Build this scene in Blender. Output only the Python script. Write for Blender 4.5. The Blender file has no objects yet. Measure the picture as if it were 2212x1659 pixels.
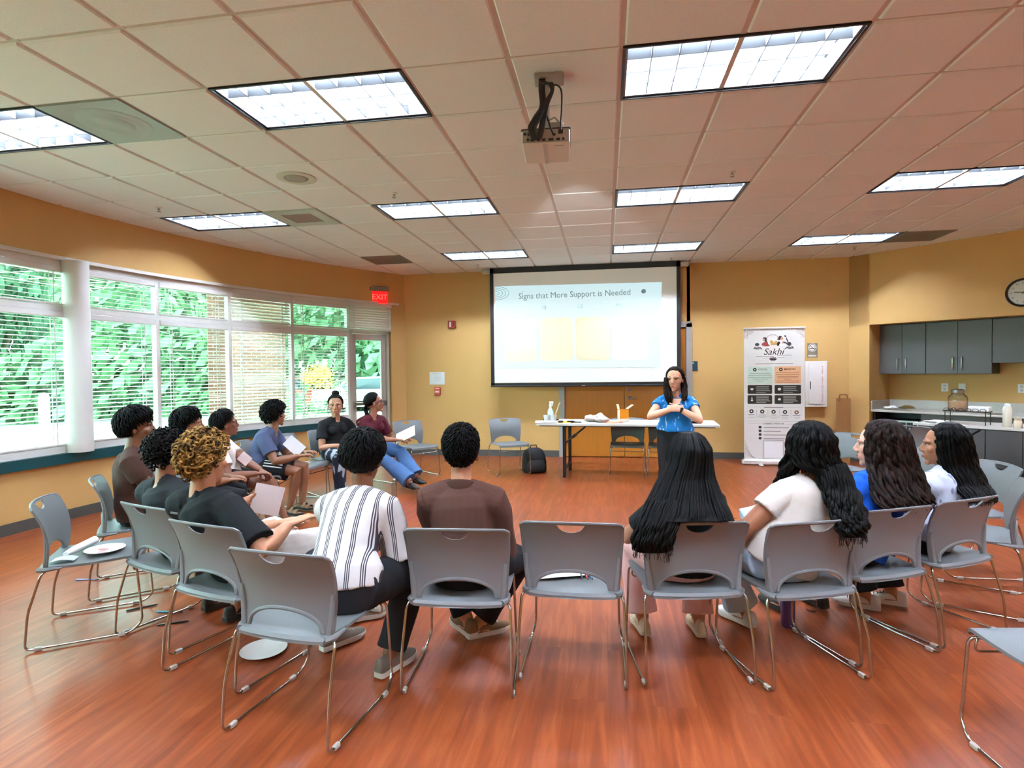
import bpy, math, random
from mathutils import Vector, Matrix, Quaternion, noise
PI = math.pi
SC = bpy.context.scene
COL = SC.collection
V = Vector
# ---------------------------------------------------------------- camera, world, exposure
CAMH = 1.45
CEIL = 3.149
def setup_camera():
    cam = bpy.data.cameras.new('camera'); o = bpy.data.objects.new('camera', cam); COL.objects.link(o)
    cam.sensor_fit = 'HORIZONTAL'; cam.sensor_width = 36.0; cam.lens = 1236.1 / 2212 * 36.0
    cam.clip_start = .05; cam.clip_end = 300
    yaw, pit, rol = -0.162513, -0.0228453, -0.0111753
    f = V((math.sin(yaw) * math.cos(pit), math.cos(yaw) * math.cos(pit), math.sin(pit)))
    r = V((math.cos(yaw), -math.sin(yaw), 0)); u = r.cross(f)
    c, s = math.cos(rol), math.sin(rol)
    R_, U_ = c * r + s * u, -s * r + c * u
    o.matrix_world = Matrix(((R_.x, U_.x, -f.x, 0), (R_.y, U_.y, -f.y, 0), (R_.z, U_.z, -f.z, CAMH), (0, 0, 0, 1)))
    SC.camera = o
setup_camera()
def setup_world():
    w = bpy.data.worlds.new('sky'); SC.world = w; w.use_nodes = True
    nt = w.node_tree; bg = nt.nodes['Background']
    sky = nt.nodes.new('ShaderNodeTexSky'); sky.sky_type = 'HOSEK_WILKIE'; sky.turbidity = 6.0
    sky.sun_direction = V((.6, -.3, .74)).normalized(); sky.ground_albedo = .4
    mx = nt.nodes.new('ShaderNodeMix'); mx.data_type = 'RGBA'; mx.inputs[0].default_value = .75
    mx.inputs[7].default_value = (.80, .95, 1.08, 1)
    nt.links.new(sky.outputs[0], mx.inputs[6]); nt.links.new(mx.outputs[2], bg.inputs[0])
    bg.inputs[1].default_value = 13.0
setup_world()
SC.view_settings.view_transform = 'Standard'
SC.view_settings.look = 'None'
SC.view_settings.exposure = 0.80
SC.view_settings.gamma = 1.0
SC.view_settings.use_curve_mapping = False
LAMP = 122.0           # radiance of the fluorescent troffers
SC.cycles.max_bounces = 10; SC.cycles.transparent_max_bounces = 24
SC.cycles.diffuse_bounces = 6; SC.cycles.glossy_bounces = 4
SC.cycles.sample_clamp_indirect = 6.0
# ---------------------------------------------------------------- materials
def lin(c):
    return tuple(((x / 255) / 12.92 if x / 255 <= .04045 else ((x / 255 + .055) / 1.055) ** 2.4) for x in c)
MATS = {}
def M(name, rgb, rough=.5, metal=0.0, var=.06, scale=18.0, bump=0.0, bscale=None, emit=0.0, stretch=None, spec=None, coat=0.0, sheen=0.0):
    """principled material with a little procedural noise in colour and relief"""
    if name in MATS: return MATS[name]
    m = bpy.data.materials.new(name); m.use_nodes = True; MATS[name] = m
    nt = m.node_tree; b = nt.nodes['Principled BSDF']
    c = lin(rgb)
    tc = nt.nodes.new('ShaderNodeTexCoord'); mp = nt.nodes.new('ShaderNodeMapping')
    nt.links.new(tc.outputs['Object'], mp.inputs[0])
    if stretch: mp.inputs['Scale'].default_value = stretch
    n = nt.nodes.new('ShaderNodeTexNoise'); n.inputs['Scale'].default_value = scale; n.inputs['Detail'].default_value = 4
    nt.links.new(mp.outputs[0], n.inputs['Vector'])
    mx = nt.nodes.new('ShaderNodeMix'); mx.data_type = 'RGBA'
    mx.inputs[6].default_value = tuple(x * (1 - var) for x in c) + (1,)
    mx.inputs[7].default_value = tuple(min(1, x * (1 + var)) for x in c) + (1,)
    nt.links.new(n.outputs[0], mx.inputs[0]); nt.links.new(mx.outputs[2], b.inputs['Base Color'])
    b.inputs['Roughness'].default_value = rough; b.inputs['Metallic'].default_value = metal
    if spec is not None: b.inputs['Specular IOR Level'].default_value = spec
    if coat: b.inputs['Coat Weight'].default_value = coat; b.inputs['Coat Roughness'].default_value = .15
    if sheen: b.inputs['Sheen Weight'].default_value = sheen
    if bump:
        n2 = nt.nodes.new('ShaderNodeTexNoise'); n2.inputs['Scale'].default_value = bscale or scale * 4; n2.inputs['Detail'].default_value = 3
        nt.links.new(mp.outputs[0], n2.inputs['Vector'])
        bp = nt.nodes.new('ShaderNodeBump'); bp.inputs['Strength'].default_value = bump; bp.inputs['Distance'].default_value = .01
        nt.links.new(n2.outputs[0], bp.inputs['Height']); nt.links.new(bp.outputs[0], b.inputs['Normal'])
    if emit:
        nt.links.new(mx.outputs[2], b.inputs['Emission Color']); b.inputs['Emission Strength'].default_value = emit
    return m
def glass_mat(name, tint, gloss=.06):
    if name in MATS: return MATS[name]
    m = bpy.data.materials.new(name); m.use_nodes = True; MATS[name] = m
    nt = m.node_tree; nt.nodes.clear()
    out = nt.nodes.new('ShaderNodeOutputMaterial'); t = nt.nodes.new('ShaderNodeBsdfTransparent'); g = nt.nodes.new('ShaderNodeBsdfGlossy')
    t.inputs[0].default_value = tint + (1,); g.inputs['Roughness'].default_value = .02
    lw = nt.nodes.new('ShaderNodeLayerWeight'); lw.inputs[0].default_value = .12
    ma = nt.nodes.new('ShaderNodeMath'); ma.operation = 'MULTIPLY_ADD'; ma.inputs[1].default_value = .6; ma.inputs[2].default_value = gloss * .5
    nt.links.new(lw.outputs['Fresnel'], ma.inputs[0])
    x = nt.nodes.new('ShaderNodeMixShader'); nt.links.new(ma.outputs[0], x.inputs[0])
    nt.links.new(t.outputs[0], x.inputs[1]); nt.links.new(g.outputs[0], x.inputs[2]); nt.links.new(x.outputs[0], out.inputs[0])
    return m
def floor_mat():
    m = bpy.data.materials.new('cherry_planks'); m.use_nodes = True
    nt = m.node_tree; b = nt.nodes['Principled BSDF']; L = nt.links
    tc = nt.nodes.new('ShaderNodeTexCoord')
    mp = nt.nodes.new('ShaderNodeMapping'); mp.inputs['Rotation'].default_value = (0, 0, PI / 2)
    L.new(tc.outputs['Object'], mp.inputs[0])
    br = nt.nodes.new('ShaderNodeTexBrick'); br.inputs['Scale'].default_value = 1.0
    br.inputs['Brick Width'].default_value = 1.25; br.inputs['Row Height'].default_value = .19; br.inputs['Mortar Size'].default_value = .0012
    br.inputs['Color1'].default_value = (.25, .25, .25, 1); br.inputs['Color2'].default_value = (.75, .75, .75, 1); br.inputs['Mortar'].default_value = (0, 0, 0, 1)
    br.offset = .37
    L.new(mp.outputs[0], br.inputs[0])
    m2 = nt.nodes.new('ShaderNodeMapping'); m2.inputs['Scale'].default_value = (14, 1.1, 1); L.new(tc.outputs['Object'], m2.inputs[0])
    ad = nt.nodes.new('ShaderNodeVectorMath'); ad.operation = 'ADD'; L.new(m2.outputs[0], ad.inputs[0])
    sc = nt.nodes.new('ShaderNodeVectorMath'); sc.operation = 'SCALE'; sc.inputs['Scale'].default_value = 7.0
    L.new(br.outputs[0], sc.inputs[0]); L.new(sc.outputs[0], ad.inputs[1])
    n = nt.nodes.new('ShaderNodeTexNoise'); n.inputs['Scale'].default_value = 1.6; n.inputs['Detail'].default_value = 7; n.inputs['Distortion'].default_value = .8
    L.new(ad.outputs[0], n.inputs['Vector'])
    cr = nt.nodes.new('ShaderNodeValToRGB'); e = cr.color_ramp.elements
    e[0].position = .28; e[0].color = lin((114, 50, 23)) + (1,); e[1].position = .72; e[1].color = lin((160, 83, 44)) + (1,)
    x = e.new(.5); x.color = lin((137, 64, 31)) + (1,)
    L.new(n.outputs[0], cr.inputs[0])
    mx = nt.nodes.new('ShaderNodeMix'); mx.data_type = 'RGBA'; mx.blend_type = 'MULTIPLY'; mx.inputs[0].default_value = .25
    rr = nt.nodes.new('ShaderNodeValToRGB'); rr.color_ramp.elements[0].color = (.45, .45, .45, 1); rr.color_ramp.elements[1].color = (1, 1, 1, 1)
    rr.color_ramp.elements[1].position = .7
    L.new(br.outputs[0], rr.inputs[0]); L.new(cr.outputs[0], mx.inputs[6]); L.new(rr.outputs[0], mx.inputs[7])
    L.new(mx.outputs[2], b.inputs['Base Color'])
    b.inputs['Roughness'].default_value = .32; b.inputs['Specular IOR Level'].default_value = .35
    b.inputs['Coat Weight'].default_value = .14; b.inputs['Coat Roughness'].default_value = .16
    n3 = nt.nodes.new('ShaderNodeTexNoise'); n3.inputs['Scale'].default_value = 30; L.new(tc.outputs['Object'], n3.inputs['Vector'])
    bp = nt.nodes.new('ShaderNodeBump'); bp.inputs['Strength'].default_value = .08; bp.inputs['Distance'].default_value = .004
    L.new(n3.outputs[0], bp.inputs['Height']); L.new(bp.outputs[0], b.inputs['Normal'])
    return m
def hair_mat(name, c0, c1, rough=.36, freq=60.0, curly=False):
    if name in MATS: return MATS[name]
    m = bpy.data.materials.new(name); m.use_nodes = True; MATS[name] = m
    nt = m.node_tree; b = nt.nodes['Principled BSDF']; L = nt.links
    tc = nt.nodes.new('ShaderNodeTexCoord'); mp = nt.nodes.new('ShaderNodeMapping')
    mp.inputs['Scale'].default_value = (1, 1, 1) if curly else (1, 1, .06)
    L.new(tc.outputs['Object'], mp.inputs[0])
    n = nt.nodes.new('ShaderNodeTexNoise'); n.inputs['Scale'].default_value = 26.0 if curly else freq; n.inputs['Detail'].default_value = 5
    L.new(mp.outputs[0], n.inputs['Vector'])
    cr = nt.nodes.new('ShaderNodeValToRGB'); e = cr.color_ramp.elements
    e[0].position = .38; e[0].color = lin(c0) + (1,); e[1].position = .66; e[1].color = lin(c1) + (1,)
    L.new(n.outputs[0], cr.inputs[0]); L.new(cr.outputs[0], b.inputs['Base Color'])
    b.inputs['Roughness'].default_value = rough + .08; b.inputs['Specular IOR Level'].default_value = .07
    n2 = nt.nodes.new('ShaderNodeTexNoise'); n2.inputs['Scale'].default_value = freq * 3; n2.inputs['Detail'].default_value = 3
    L.new(mp.outputs[0], n2.inputs['Vector'])
    bp = nt.nodes.new('ShaderNodeBump'); bp.inputs['Strength'].default_value = .35; bp.inputs['Distance'].default_value = .004
    L.new(n2.outputs[0], bp.inputs['Height']); L.new(bp.outputs[0], b.inputs['Normal'])
    return m
# ---------------------------------------------------------------- mesh builder
class MB:
    def __init__(s): s.v = []; s.f = []
    def add(s, vs, fs):
        k = len(s.v); s.v += [tuple(p) for p in vs]; s.f += [tuple(i + k for i in q) for q in fs]
    def box(s, c, d, rot=None, bev=0.0):
        x, y, z = d[0] / 2, d[1] / 2, d[2] / 2
        if bev > 0:
            b = min(bev, x * .9, y * .9, z * .9)
            rings = []
            for (ins, zz) in ((b, -z), (0, -z + b), (0, z - b), (b, z)):
                X, Y = x - ins, y - ins
                rings.append([V((-X + b, -Y, zz)), V((X - b, -Y, zz)), V((X, -Y + b, zz)), V((X, Y - b, zz)), V((X - b, Y, zz)), V((-X + b, Y, zz)), V((-X, Y - b, zz)), V((-X, -Y + b, zz))])
            vs = [p for r in rings for p in r]; fs = []
            for i in range(3):
                for j in range(8): fs.append((i * 8 + j, i * 8 + (j + 1) % 8, i * 8 + 8 + (j + 1) % 8, i * 8 + 8 + j))
            fs.append(tuple(range(7, -1, -1))); fs.append(tuple(range(24, 32)))
        else:
            vs = [V((a * x, b_ * y, c_ * z)) for c_ in (-1, 1) for b_ in (-1, 1) for a in (-1, 1)]
            fs = [(0, 2, 3, 1), (4, 5, 7, 6), (0, 1, 5, 4), (2, 6, 7, 3), (0, 4, 6, 2), (1, 3, 7, 5)]
        if rot is not None:
            R = rot if isinstance(rot, Matrix) else Matrix.Rotation(rot, 3, 'Z')
            vs = [R @ p for p in vs]
        c = V(c); s.add([p + c for p in vs], fs); return s
    def loft(s, rings, cap=True, closed=True):
        n = len(rings[0]); k = len(s.v)
        for r in rings: s.v += [tuple(p) for p in r]
        for i in range(len(rings) - 1):
            for j in range(n if closed else n - 1):
                a, b = k + i * n + j, k + i * n + (j + 1) % n
                s.f.append((a, b, b + n, a + n))
        if cap and closed:
            s.f.append(tuple(k + j for j in range(n - 1, -1, -1))); e = k + (len(rings) - 1) * n
            s.f.append(tuple(e + j for j in range(n)))
        return s
    def tube(s, pts, r, n=10, side=None, cap=True, round_ends=False):
        """tube through pts; r is a number, list of numbers or list of (a,b) pairs (a along side)"""
        pts = [V(p) for p in pts]; m = len(pts)
        rs = r if isinstance(r, (list, tuple)) else [r] * m
        rs = [(q, q) if not isinstance(q, (list, tuple)) else q for q in rs]
        if round_ends:
            d0 = (pts[0] - pts[1]).normalized(); d1 = (pts[-1] - pts[-2]).normalized()
            a0, a1 = rs[0], rs[-1]; m0, m1 = min(a0), min(a1)
            pts = [pts[0] + d0 * m0 * .95, pts[0] + d0 * m0 * .6] + pts + [pts[-1] + d1 * m1 * .6, pts[-1] + d1 * m1 * .95]
            rs = [tuple(x * .3 for x in a0), tuple(x * .8 for x in a0)] + list(rs) + [tuple(x * .8 for x in a1), tuple(x * .3 for x in a1)]
            m = len(pts)
        rings = []; prev = None
        for i in range(m):
            t = (pts[min(i + 1, m - 1)] - pts[max(i - 1, 0)])
            if t.length < 1e-9: t = V((0, 0, 1))
            t.normalize()
            if prev is None:
                u = V(side) if side is not None else (V((0, 0, 1)) if abs(t.z) < .9 else V((1, 0, 0)))
            else: u = V(side) if side is not None else prev
            u = u - t * u.dot(t)
            if u.length < 1e-6: u = t.orthogonal()
            u.normalize(); prev = u; w = t.cross(u)
            a, b = rs[i]
            rings.append([pts[i] + u * (a * math.cos(2 * PI * j / n)) + w * (b * math.sin(2 * PI * j / n)) for j in range(n)])
        return s.loft(rings, cap)
    def lathe(s, prof, n=24, c=(0, 0, 0)):
        c = V(c)
        rings = [[c + V((max(r, 1e-4) * math.cos(2 * PI * j / n), max(r, 1e-4) * math.sin(2 * PI * j / n), z)) for j in range(n)] for r, z in prof]
        return s.loft(rings, True)
    def ell(s, c, r, R=None, nu=14, nv=9):
        c = V(c); rings = []
        for i in range(nv + 1):
            a = PI * (i + .02) / (nv + .04) ; z = -math.cos(a); q = math.sin(a)
            ring = []
            for j in range(nu):
                p = V((r[0] * q * math.cos(2 * PI * j / nu), r[1] * q * math.sin(2 * PI * j / nu), r[2] * z))
                if R is not None: p = R @ p
                ring.append(c + p)
            rings.append(ring)
        return s.loft(rings, True)
    def quad(s, a, b, c, d): s.add([a, b, c, d], [(0, 1, 2, 3)]); return s
    def poly(s, pts, th, axis=(0, 0, 1)):
        """flat outline given thickness th along axis"""
        ax = V(axis) * th; n = len(pts); pts = [V(p) for p in pts]
        s.add(pts + [p + ax for p in pts], [tuple(range(n - 1, -1, -1)), tuple(range(n, 2 * n))] + [(i, (i + 1) % n, n + (i + 1) % n, n + i) for i in range(n)]); return s
    def mesh(s, name):
        me = bpy.data.meshes.new(name); me.from_pydata(s.v, [], s.f); me.validate(); me.update(); return me
    def build(s, name, m, parent=None, smooth=False, loc=None, rz=None, auto=None):
        me = s.mesh(name); me.materials.append(m)
        if smooth:
            me.polygons.foreach_set('use_smooth', [True] * len(me.polygons))
            if auto is not None: me.set_sharp_from_angle(angle=math.radians(auto))
        o = bpy.data.objects.new(name, me); COL.objects.link(o)
        if parent is not None: o.parent = parent
        if loc is not None: o.location = loc
        if rz is not None: o.rotation_euler = (0, 0, rz)
        return o
def tag(o, label=None, cat=None, group=None, kind=None):
    if label: o['label'] = label
    if cat: o['category'] = cat
    if group: o['group'] = group
    if kind: o['kind'] = kind
    return o
def empty(name, loc=(0, 0, 0), rz=0.0, label=None, cat=None, group=None, kind=None, parent=None):
    o = bpy.data.objects.new(name, None); COL.objects.link(o); o.empty_display_size = .1
    o.location = loc; o.rotation_euler = (0, 0, rz)
    if parent is not None: o.parent = parent
    return tag(o, label, cat, group, kind)
def struct(o): o['kind'] = 'structure'; return o
def copy_tree(o, parent=None):
    c = o.copy(); COL.objects.link(c)
    if parent is not None: c.parent = parent
    for ch in list(o.children): copy_tree(ch, c)
    return c
def rrect(w, h, r, n=6, z=0.0, plane='xz', c=(0, 0)):
    """rounded rectangle outline"""
    pts = []
    for (sx, sy, a0) in ((1, 1, 0), (-1, 1, 90), (-1, -1, 180), (1, -1, 270)):
        for k in range(n + 1):
            a = math.radians(a0 + 90 * k / n)
            x, y = c[0] + sx * (w / 2 - r) + r * math.cos(a), c[1] + sy * (h / 2 - r) + r * math.sin(a)
            pts.append(V((x, z, y)) if plane == 'xz' else V((x, y, z)))
    return pts
def text(body, size, m, parent, loc, rot=(PI / 2, 0, 0), name='lettering', align='CENTER', shear=0.0, ext=.0006, sx=1.0, bold=0.0):
    cu = bpy.data.curves.new(name, 'FONT'); cu.body = body; cu.size = size; cu.align_x = align; cu.align_y = 'CENTER'
    cu.extrude = ext; cu.shear = shear; cu.resolution_u = 3; cu.offset = bold; cu.materials.append(m)
    t_ = bpy.data.objects.new(name, cu); me = bpy.data.meshes.new_from_object(t_); me.materials.clear(); me.materials.append(m); bpy.data.objects.remove(t_)
    o = bpy.data.objects.new(name, me); COL.objects.link(o); o.parent = parent; o.location = loc; o.rotation_euler = rot; o.scale = (sx, 1, 1)
    return o
# ---------------------------------------------------------------- the room shell
T = .6096
NX, NY = .0984, 3.1166
CX, CY, RW = 3.154, 4.207, 8.55          # centre and radius of the bowed window wall
BACK = 9.60
WALLC = M('ochre_paint', (202, 163, 101), rough=.62, var=.03, scale=3, bump=.05, bscale=160, spec=.25)
TRIMW = M('white_frame', (214, 212, 204), rough=.45, var=.02)
BASEC = M('grey_vinyl_base', (74, 76, 72), rough=.5)
TEAL = M('teal_sill', (8, 66, 72), rough=.35, var=.05)
BLACK = M('black_metal', (14, 14, 15), rough=.45)
CHROME = M('chrome', (190, 186, 178), rough=.16, metal=1.0, var=.03)
STEEL = M('brushed_steel', (150, 150, 148), rough=.35, metal=1.0)
WHITE = M('white_plastic', (225, 224, 218), rough=.4, var=.02)
def arc(a, r, z):
    a = math.radians(a); return V((CX - r * math.cos(a), CY + r * math.sin(a), z))
def arc_wall(mb, a0, a1, r0, r1, z0, z1, n=40):
    rings = []
    for i in range(n + 1):
        a = a0 + (a1 - a0) * i / n
        rings.append([arc(a, r0, z0), arc(a, r1, z0), arc(a, r1, z1), arc(a, r0, z1)])
    return mb.loft(rings)
A0, A1 = -47.0, 39.1
def build_shell():
    f = MB(); f.box((.5, 3.9, -.05), (15, 14, .1)); struct(f.build('floor', floor_mat()))
    # bowed window wall: apron below the sill, band above the head, solid return next to the door
    w = MB(); arc_wall(w, A0, 32.0, RW, RW + .2, 0, .58); arc_wall(w, A0, A1 + .3, RW, RW + .2, 2.62, 3.4)
    arc_wall(w, 37.3, A1 + .3, RW - .02, RW + .2, 0, 2.62, 4); arc_wall(w, A0, -27.5, RW, RW + .2, .5, 2.7, 8)
    struct(w.build('wall_left', WALLC, smooth=True, auto=40))
    b = MB(); arc_wall(b, A0, 32.0, RW - .014, RW + .01, 0, .105); struct(b.build('baseboard_left', BASEC, smooth=True, auto=40))
    s = MB(); arc_wall(s, -27.5, 32.0, RW - .045, RW + .1, .575, .675); struct(s.build('trim_1', TEAL, smooth=True, auto=40))
    h = MB(); arc_wall(h, A0, 38.4, RW - .03, RW + .02, 2.605, 2.64); struct(h.build('trim_2', TRIMW, smooth=True, auto=40))
    # back wall with the door recess
    w = MB(); w.box((-2.22, BACK + .1, 1.6), (2.96, .2, 3.4)); w.box((2.62, BACK + .1, 1.6), (2.64, .2, 3.4)); w.box((.3, BACK + .1, 2.73), (2.1, .2, 1.16))
    w.box((.3, BACK + .16, 1.1), (2.2, .06, 2.3)); struct(w.build('wall_back', WALLC))  # unseen slab added behind the doors so no daylight leaks through the gaps
    b = MB(); b.box((-2.13, BACK - .007, .052), (2.78, .014, .105)); b.box((2.5, BACK - .007, .052), (2.36, .014, .105)); struct(b.build('baseboard_back', BASEC))
    # 45 degree wall with the kitchenette recess; local x runs along the wall away from the corner, y into the wall
    a = empty('wall_right', (3.72, 9.6, 0), -PI / 4); struct(a)
    w = MB(); w.box((.145, .1, 1.6), (.29, .2, 3.4)); w.box((2.2, .1, 2.72), (4.4, .2, 1.27)); w.box((3.9, .1, 1.6), (1.0, .2, 3.4))
    w.box((.24, .4, 1.05), (.1, .6, 2.1)); w.box((1.9, .72, 1.05), (3.6, .06, 2.1)); w.box((3.45, .4, 1.05), (.1, .6, 2.1)); w.box((1.8, .4, 2.135), (3.3, .6, .09))
    struct(w.build('wall_right_face', WALLC, a))
    b = MB(); b.box((.145, -.007, .052), (.29, .014, .105)); struct(b.build('baseboard_right', BASEC, a))
    w = MB(); w.box((6.75, 2.2, 1.6), (.2, 9.0, 3.4)); struct(w.build('wall_side', WALLC))
    w = MB(); w.box((1.8, -2.1, 1.6), (10, .2, 3.4)); struct(w.build('wall_rear', WALLC))
    # wooden double door in the back wall
    d = empty('door_1', (.3, BACK + .03, 0)); struct(d)
    WOODM = M('amber_maple', (172, 108, 34), rough=.35, var=.12, scale=3, stretch=(6, 6, .6), coat=.2)
    FR = M('door_frame_grey', (158, 156, 150), rough=.45)
    for k, x in enumerate((-.492, .492)):
        m = MB(); m.box((x, 0, 1.06), (.975, .045, 2.1), bev=.003); lf = m.build('door_leaf', WOODM, d); struct(lf)
    m = MB()
    for x in (-1.03, 1.03): m.box((x, -.01, 1.09), (.1, .1, 2.2), bev=.006)
    m.box((0, -.01, 2.17), (2.16, .1, .09)); struct(m.build('door_frame', FR, d))
    m2 = MB()
    m2.tube([(.09, -.024, .98), (.09, -.034, .98)], .034, 18); m2.tube([(.09, -.024, 1.12), (.09, -.034, 1.12)], .026, 18); 
    hm = MB(); hm.tube([(.09, -.03, .98), (.09, -.075, .98)], .014, 10); hm.tube([(.085, -.075, .98), (.2, -.08, .975)], [.013, .009], 10)
    k = len(hm.v); hm.v += m2.v; hm.f += [tuple(i + k for i in q) for q in m2.f]
    struct(hm.build('door_handle', CHROME, d, smooth=True, auto=50))
    hg = MB()
    for z in (.25, 1.05, 1.85): hg.tube([(-.985, -.035, z), (-.985, -.035, z + .11)], .011, 8)
    struct(hg.build('door_hinge', STEEL, d))
build_shell()
LIGHTS = [(0, 0), (-4, 0), (-8, 0), (4, 0), (8, 0), (0, 4), (-4, 4), (-8, 4), (4, 4), (8, 4), (0, 8), (-4, 8), (4, 8), (0, -4), (-4, -4), (4, -4), (8, -4), (0, -8), (4, -8), (-4, -8)]
PANELS = {(-6, 0): 'air', (-6, 4): 'vent', (-6, 8): 'grille', (6, 8): 'grille'}
def build_ceiling():
    skip = set()
    for (i, j) in LIGHTS: skip |= {(i, j), (i + 1, j)}
    skip |= set(PANELS)
    tile = M('mineral_tile', (246, 249, 255), rough=.9, var=.05, scale=60, bump=.25, bscale=220, spec=.1)
    grid = M('ceiling_grid', (205, 198, 190), rough=.5, var=.02)
    t = MB(); g = .013; e = .009
    for i in range(-17, 12):
        for j in range(-10, 11):
            if (i, j) in skip: continue
            x0, y0 = NX + i * T, NY + j * T; x1, y1 = x0 + T, y0 + T
            if math.hypot(x0 + T / 2 - CX, y0 + T / 2 - CY) > RW + .6 and x0 < CX: continue
            z = CEIL
            a = [(x0 + g, y0 + g, z + .014), (x1 - g, y0 + g, z + .014), (x1 - g, y1 - g, z + .014), (x0 + g, y1 - g, z + .014)]
            b = [(x0 + g, y0 + g, z + e), (x1 - g, y0 + g, z + e), (x1 - g, y1 - g, z + e), (x0 + g, y1 - g, z + e)]
            h = g + e
            c = [(x0 + h, y0 + h, z), (x1 - h, y0 + h, z), (x1 - h, y1 - h, z), (x0 + h, y1 - h, z)]
            t.loft([a, b, c])
    struct(t.build('ceiling', tile))
    s = MB()
    for i in range(-17, 13): s.box((NX + i * T, NY + .5 * T, CEIL + .0150), (.028, 21 * T, .008))
    for j in range(-10, 12): s.box((NX - 2.5 * T, NY + j * T, CEIL + .0160), (29 * T, .028, .006))
    struct(s.build('trim_3', grid))
    r = MB(); r.box((.5, 3.9, 3.5), (15, 14.5, .1)); struct(r.build('ceiling_slab', M('deck_grey', (120, 118, 115), rough=.9)))
build_ceiling()
# ---------------------------------------------------------------- windows, blinds and the glass door in the bowed wall
GL = glass_mat('window_glass', (.78, .95, .87))
ALU = M('grey_aluminium', (182, 178, 166), rough=.4, metal=.0, var=.03)
SLAT = M('ivory_slats', (226, 224, 214), rough=.5, var=.02)
BAYW = 2 * RW * math.sin(math.radians(3.3))
def slat_blind(name, w, z0, z1, tilt, label, group, pitch=.043, cords=(-.32, .32)):
    """one venetian blind; local origin at floor, x along the wall, y outwards"""
    t = empty(name, label=label, cat='blind', group=group)
    SLAT_D = .048
    m = MB(); n = int((z1 - z0 - .07) / pitch); ca, sa = math.cos(tilt), math.sin(tilt)
    for k in range(n):
        z = z1 - .065 - pitch * (k + .5); pr = []
        for (d, hh) in ((-.5, 0), (-.25, .0028), (0, .0038), (.25, .0028), (.5, 0)):
            y, q = d * SLAT_D, hh
            pr.append((y * ca - q * sa, y * sa + q * ca))
        up = [(y + .03, z + q + .0011) for y, q in pr]; dn = [(y + .03, z + q - .0011) for y, q in reversed(pr)]
        ring = up + dn
        m.loft([[V((-w / 2, y, q)) for y, q in ring], [V((w / 2, y, q)) for y, q in ring]])
    m.build('slats', SLAT, t, smooth=True, auto=35)
    hd = MB(); hd.box((0, .03, z1 - .03), (w + .006, .06, .06), bev=.006); hd.build('headrail', TRIMW, t)
    br = MB(); br.box((0, .03, z0 + .014), (w, .05, .022), bev=.005); br.build('bottom_rail', TRIMW, t)
    for x in cords:
        c = MB()
        for y in (.004, .056): c.box((x, y, (z0 + z1) / 2), (.012, .0012, z1 - z0 - .05))
        c.build('ladder_tape', M('ladder_cord', (222, 226, 224), rough=.8), t)
    return t
def bay_frame(idx, a):
    w = empty('window_%d' % idx, arc(a, RW, 0), math.radians(90 - a)); struct(w)
    m = MB(); x = BAYW / 2
    m.box((0, .065, .71), (BAYW, .11, .07)); m.box((0, .045, 2.125), (BAYW, .07, .055)); m.box((0, .065, 2.58), (BAYW, .11, .07))
    for s in (-1, 1): m.box((s * x, .045, 1.64), (.044, .07, 1.95))
    struct(m.build('window_frame', TRIMW, w))
    for (z0, z1) in ((.74, 2.1), (2.15, 2.55)):
        g = MB(); g.box((0, .082, (z0 + z1) / 2), (BAYW - .04, .006, z1 - z0)); struct(g.build('window_pane', GL, w))
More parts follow.
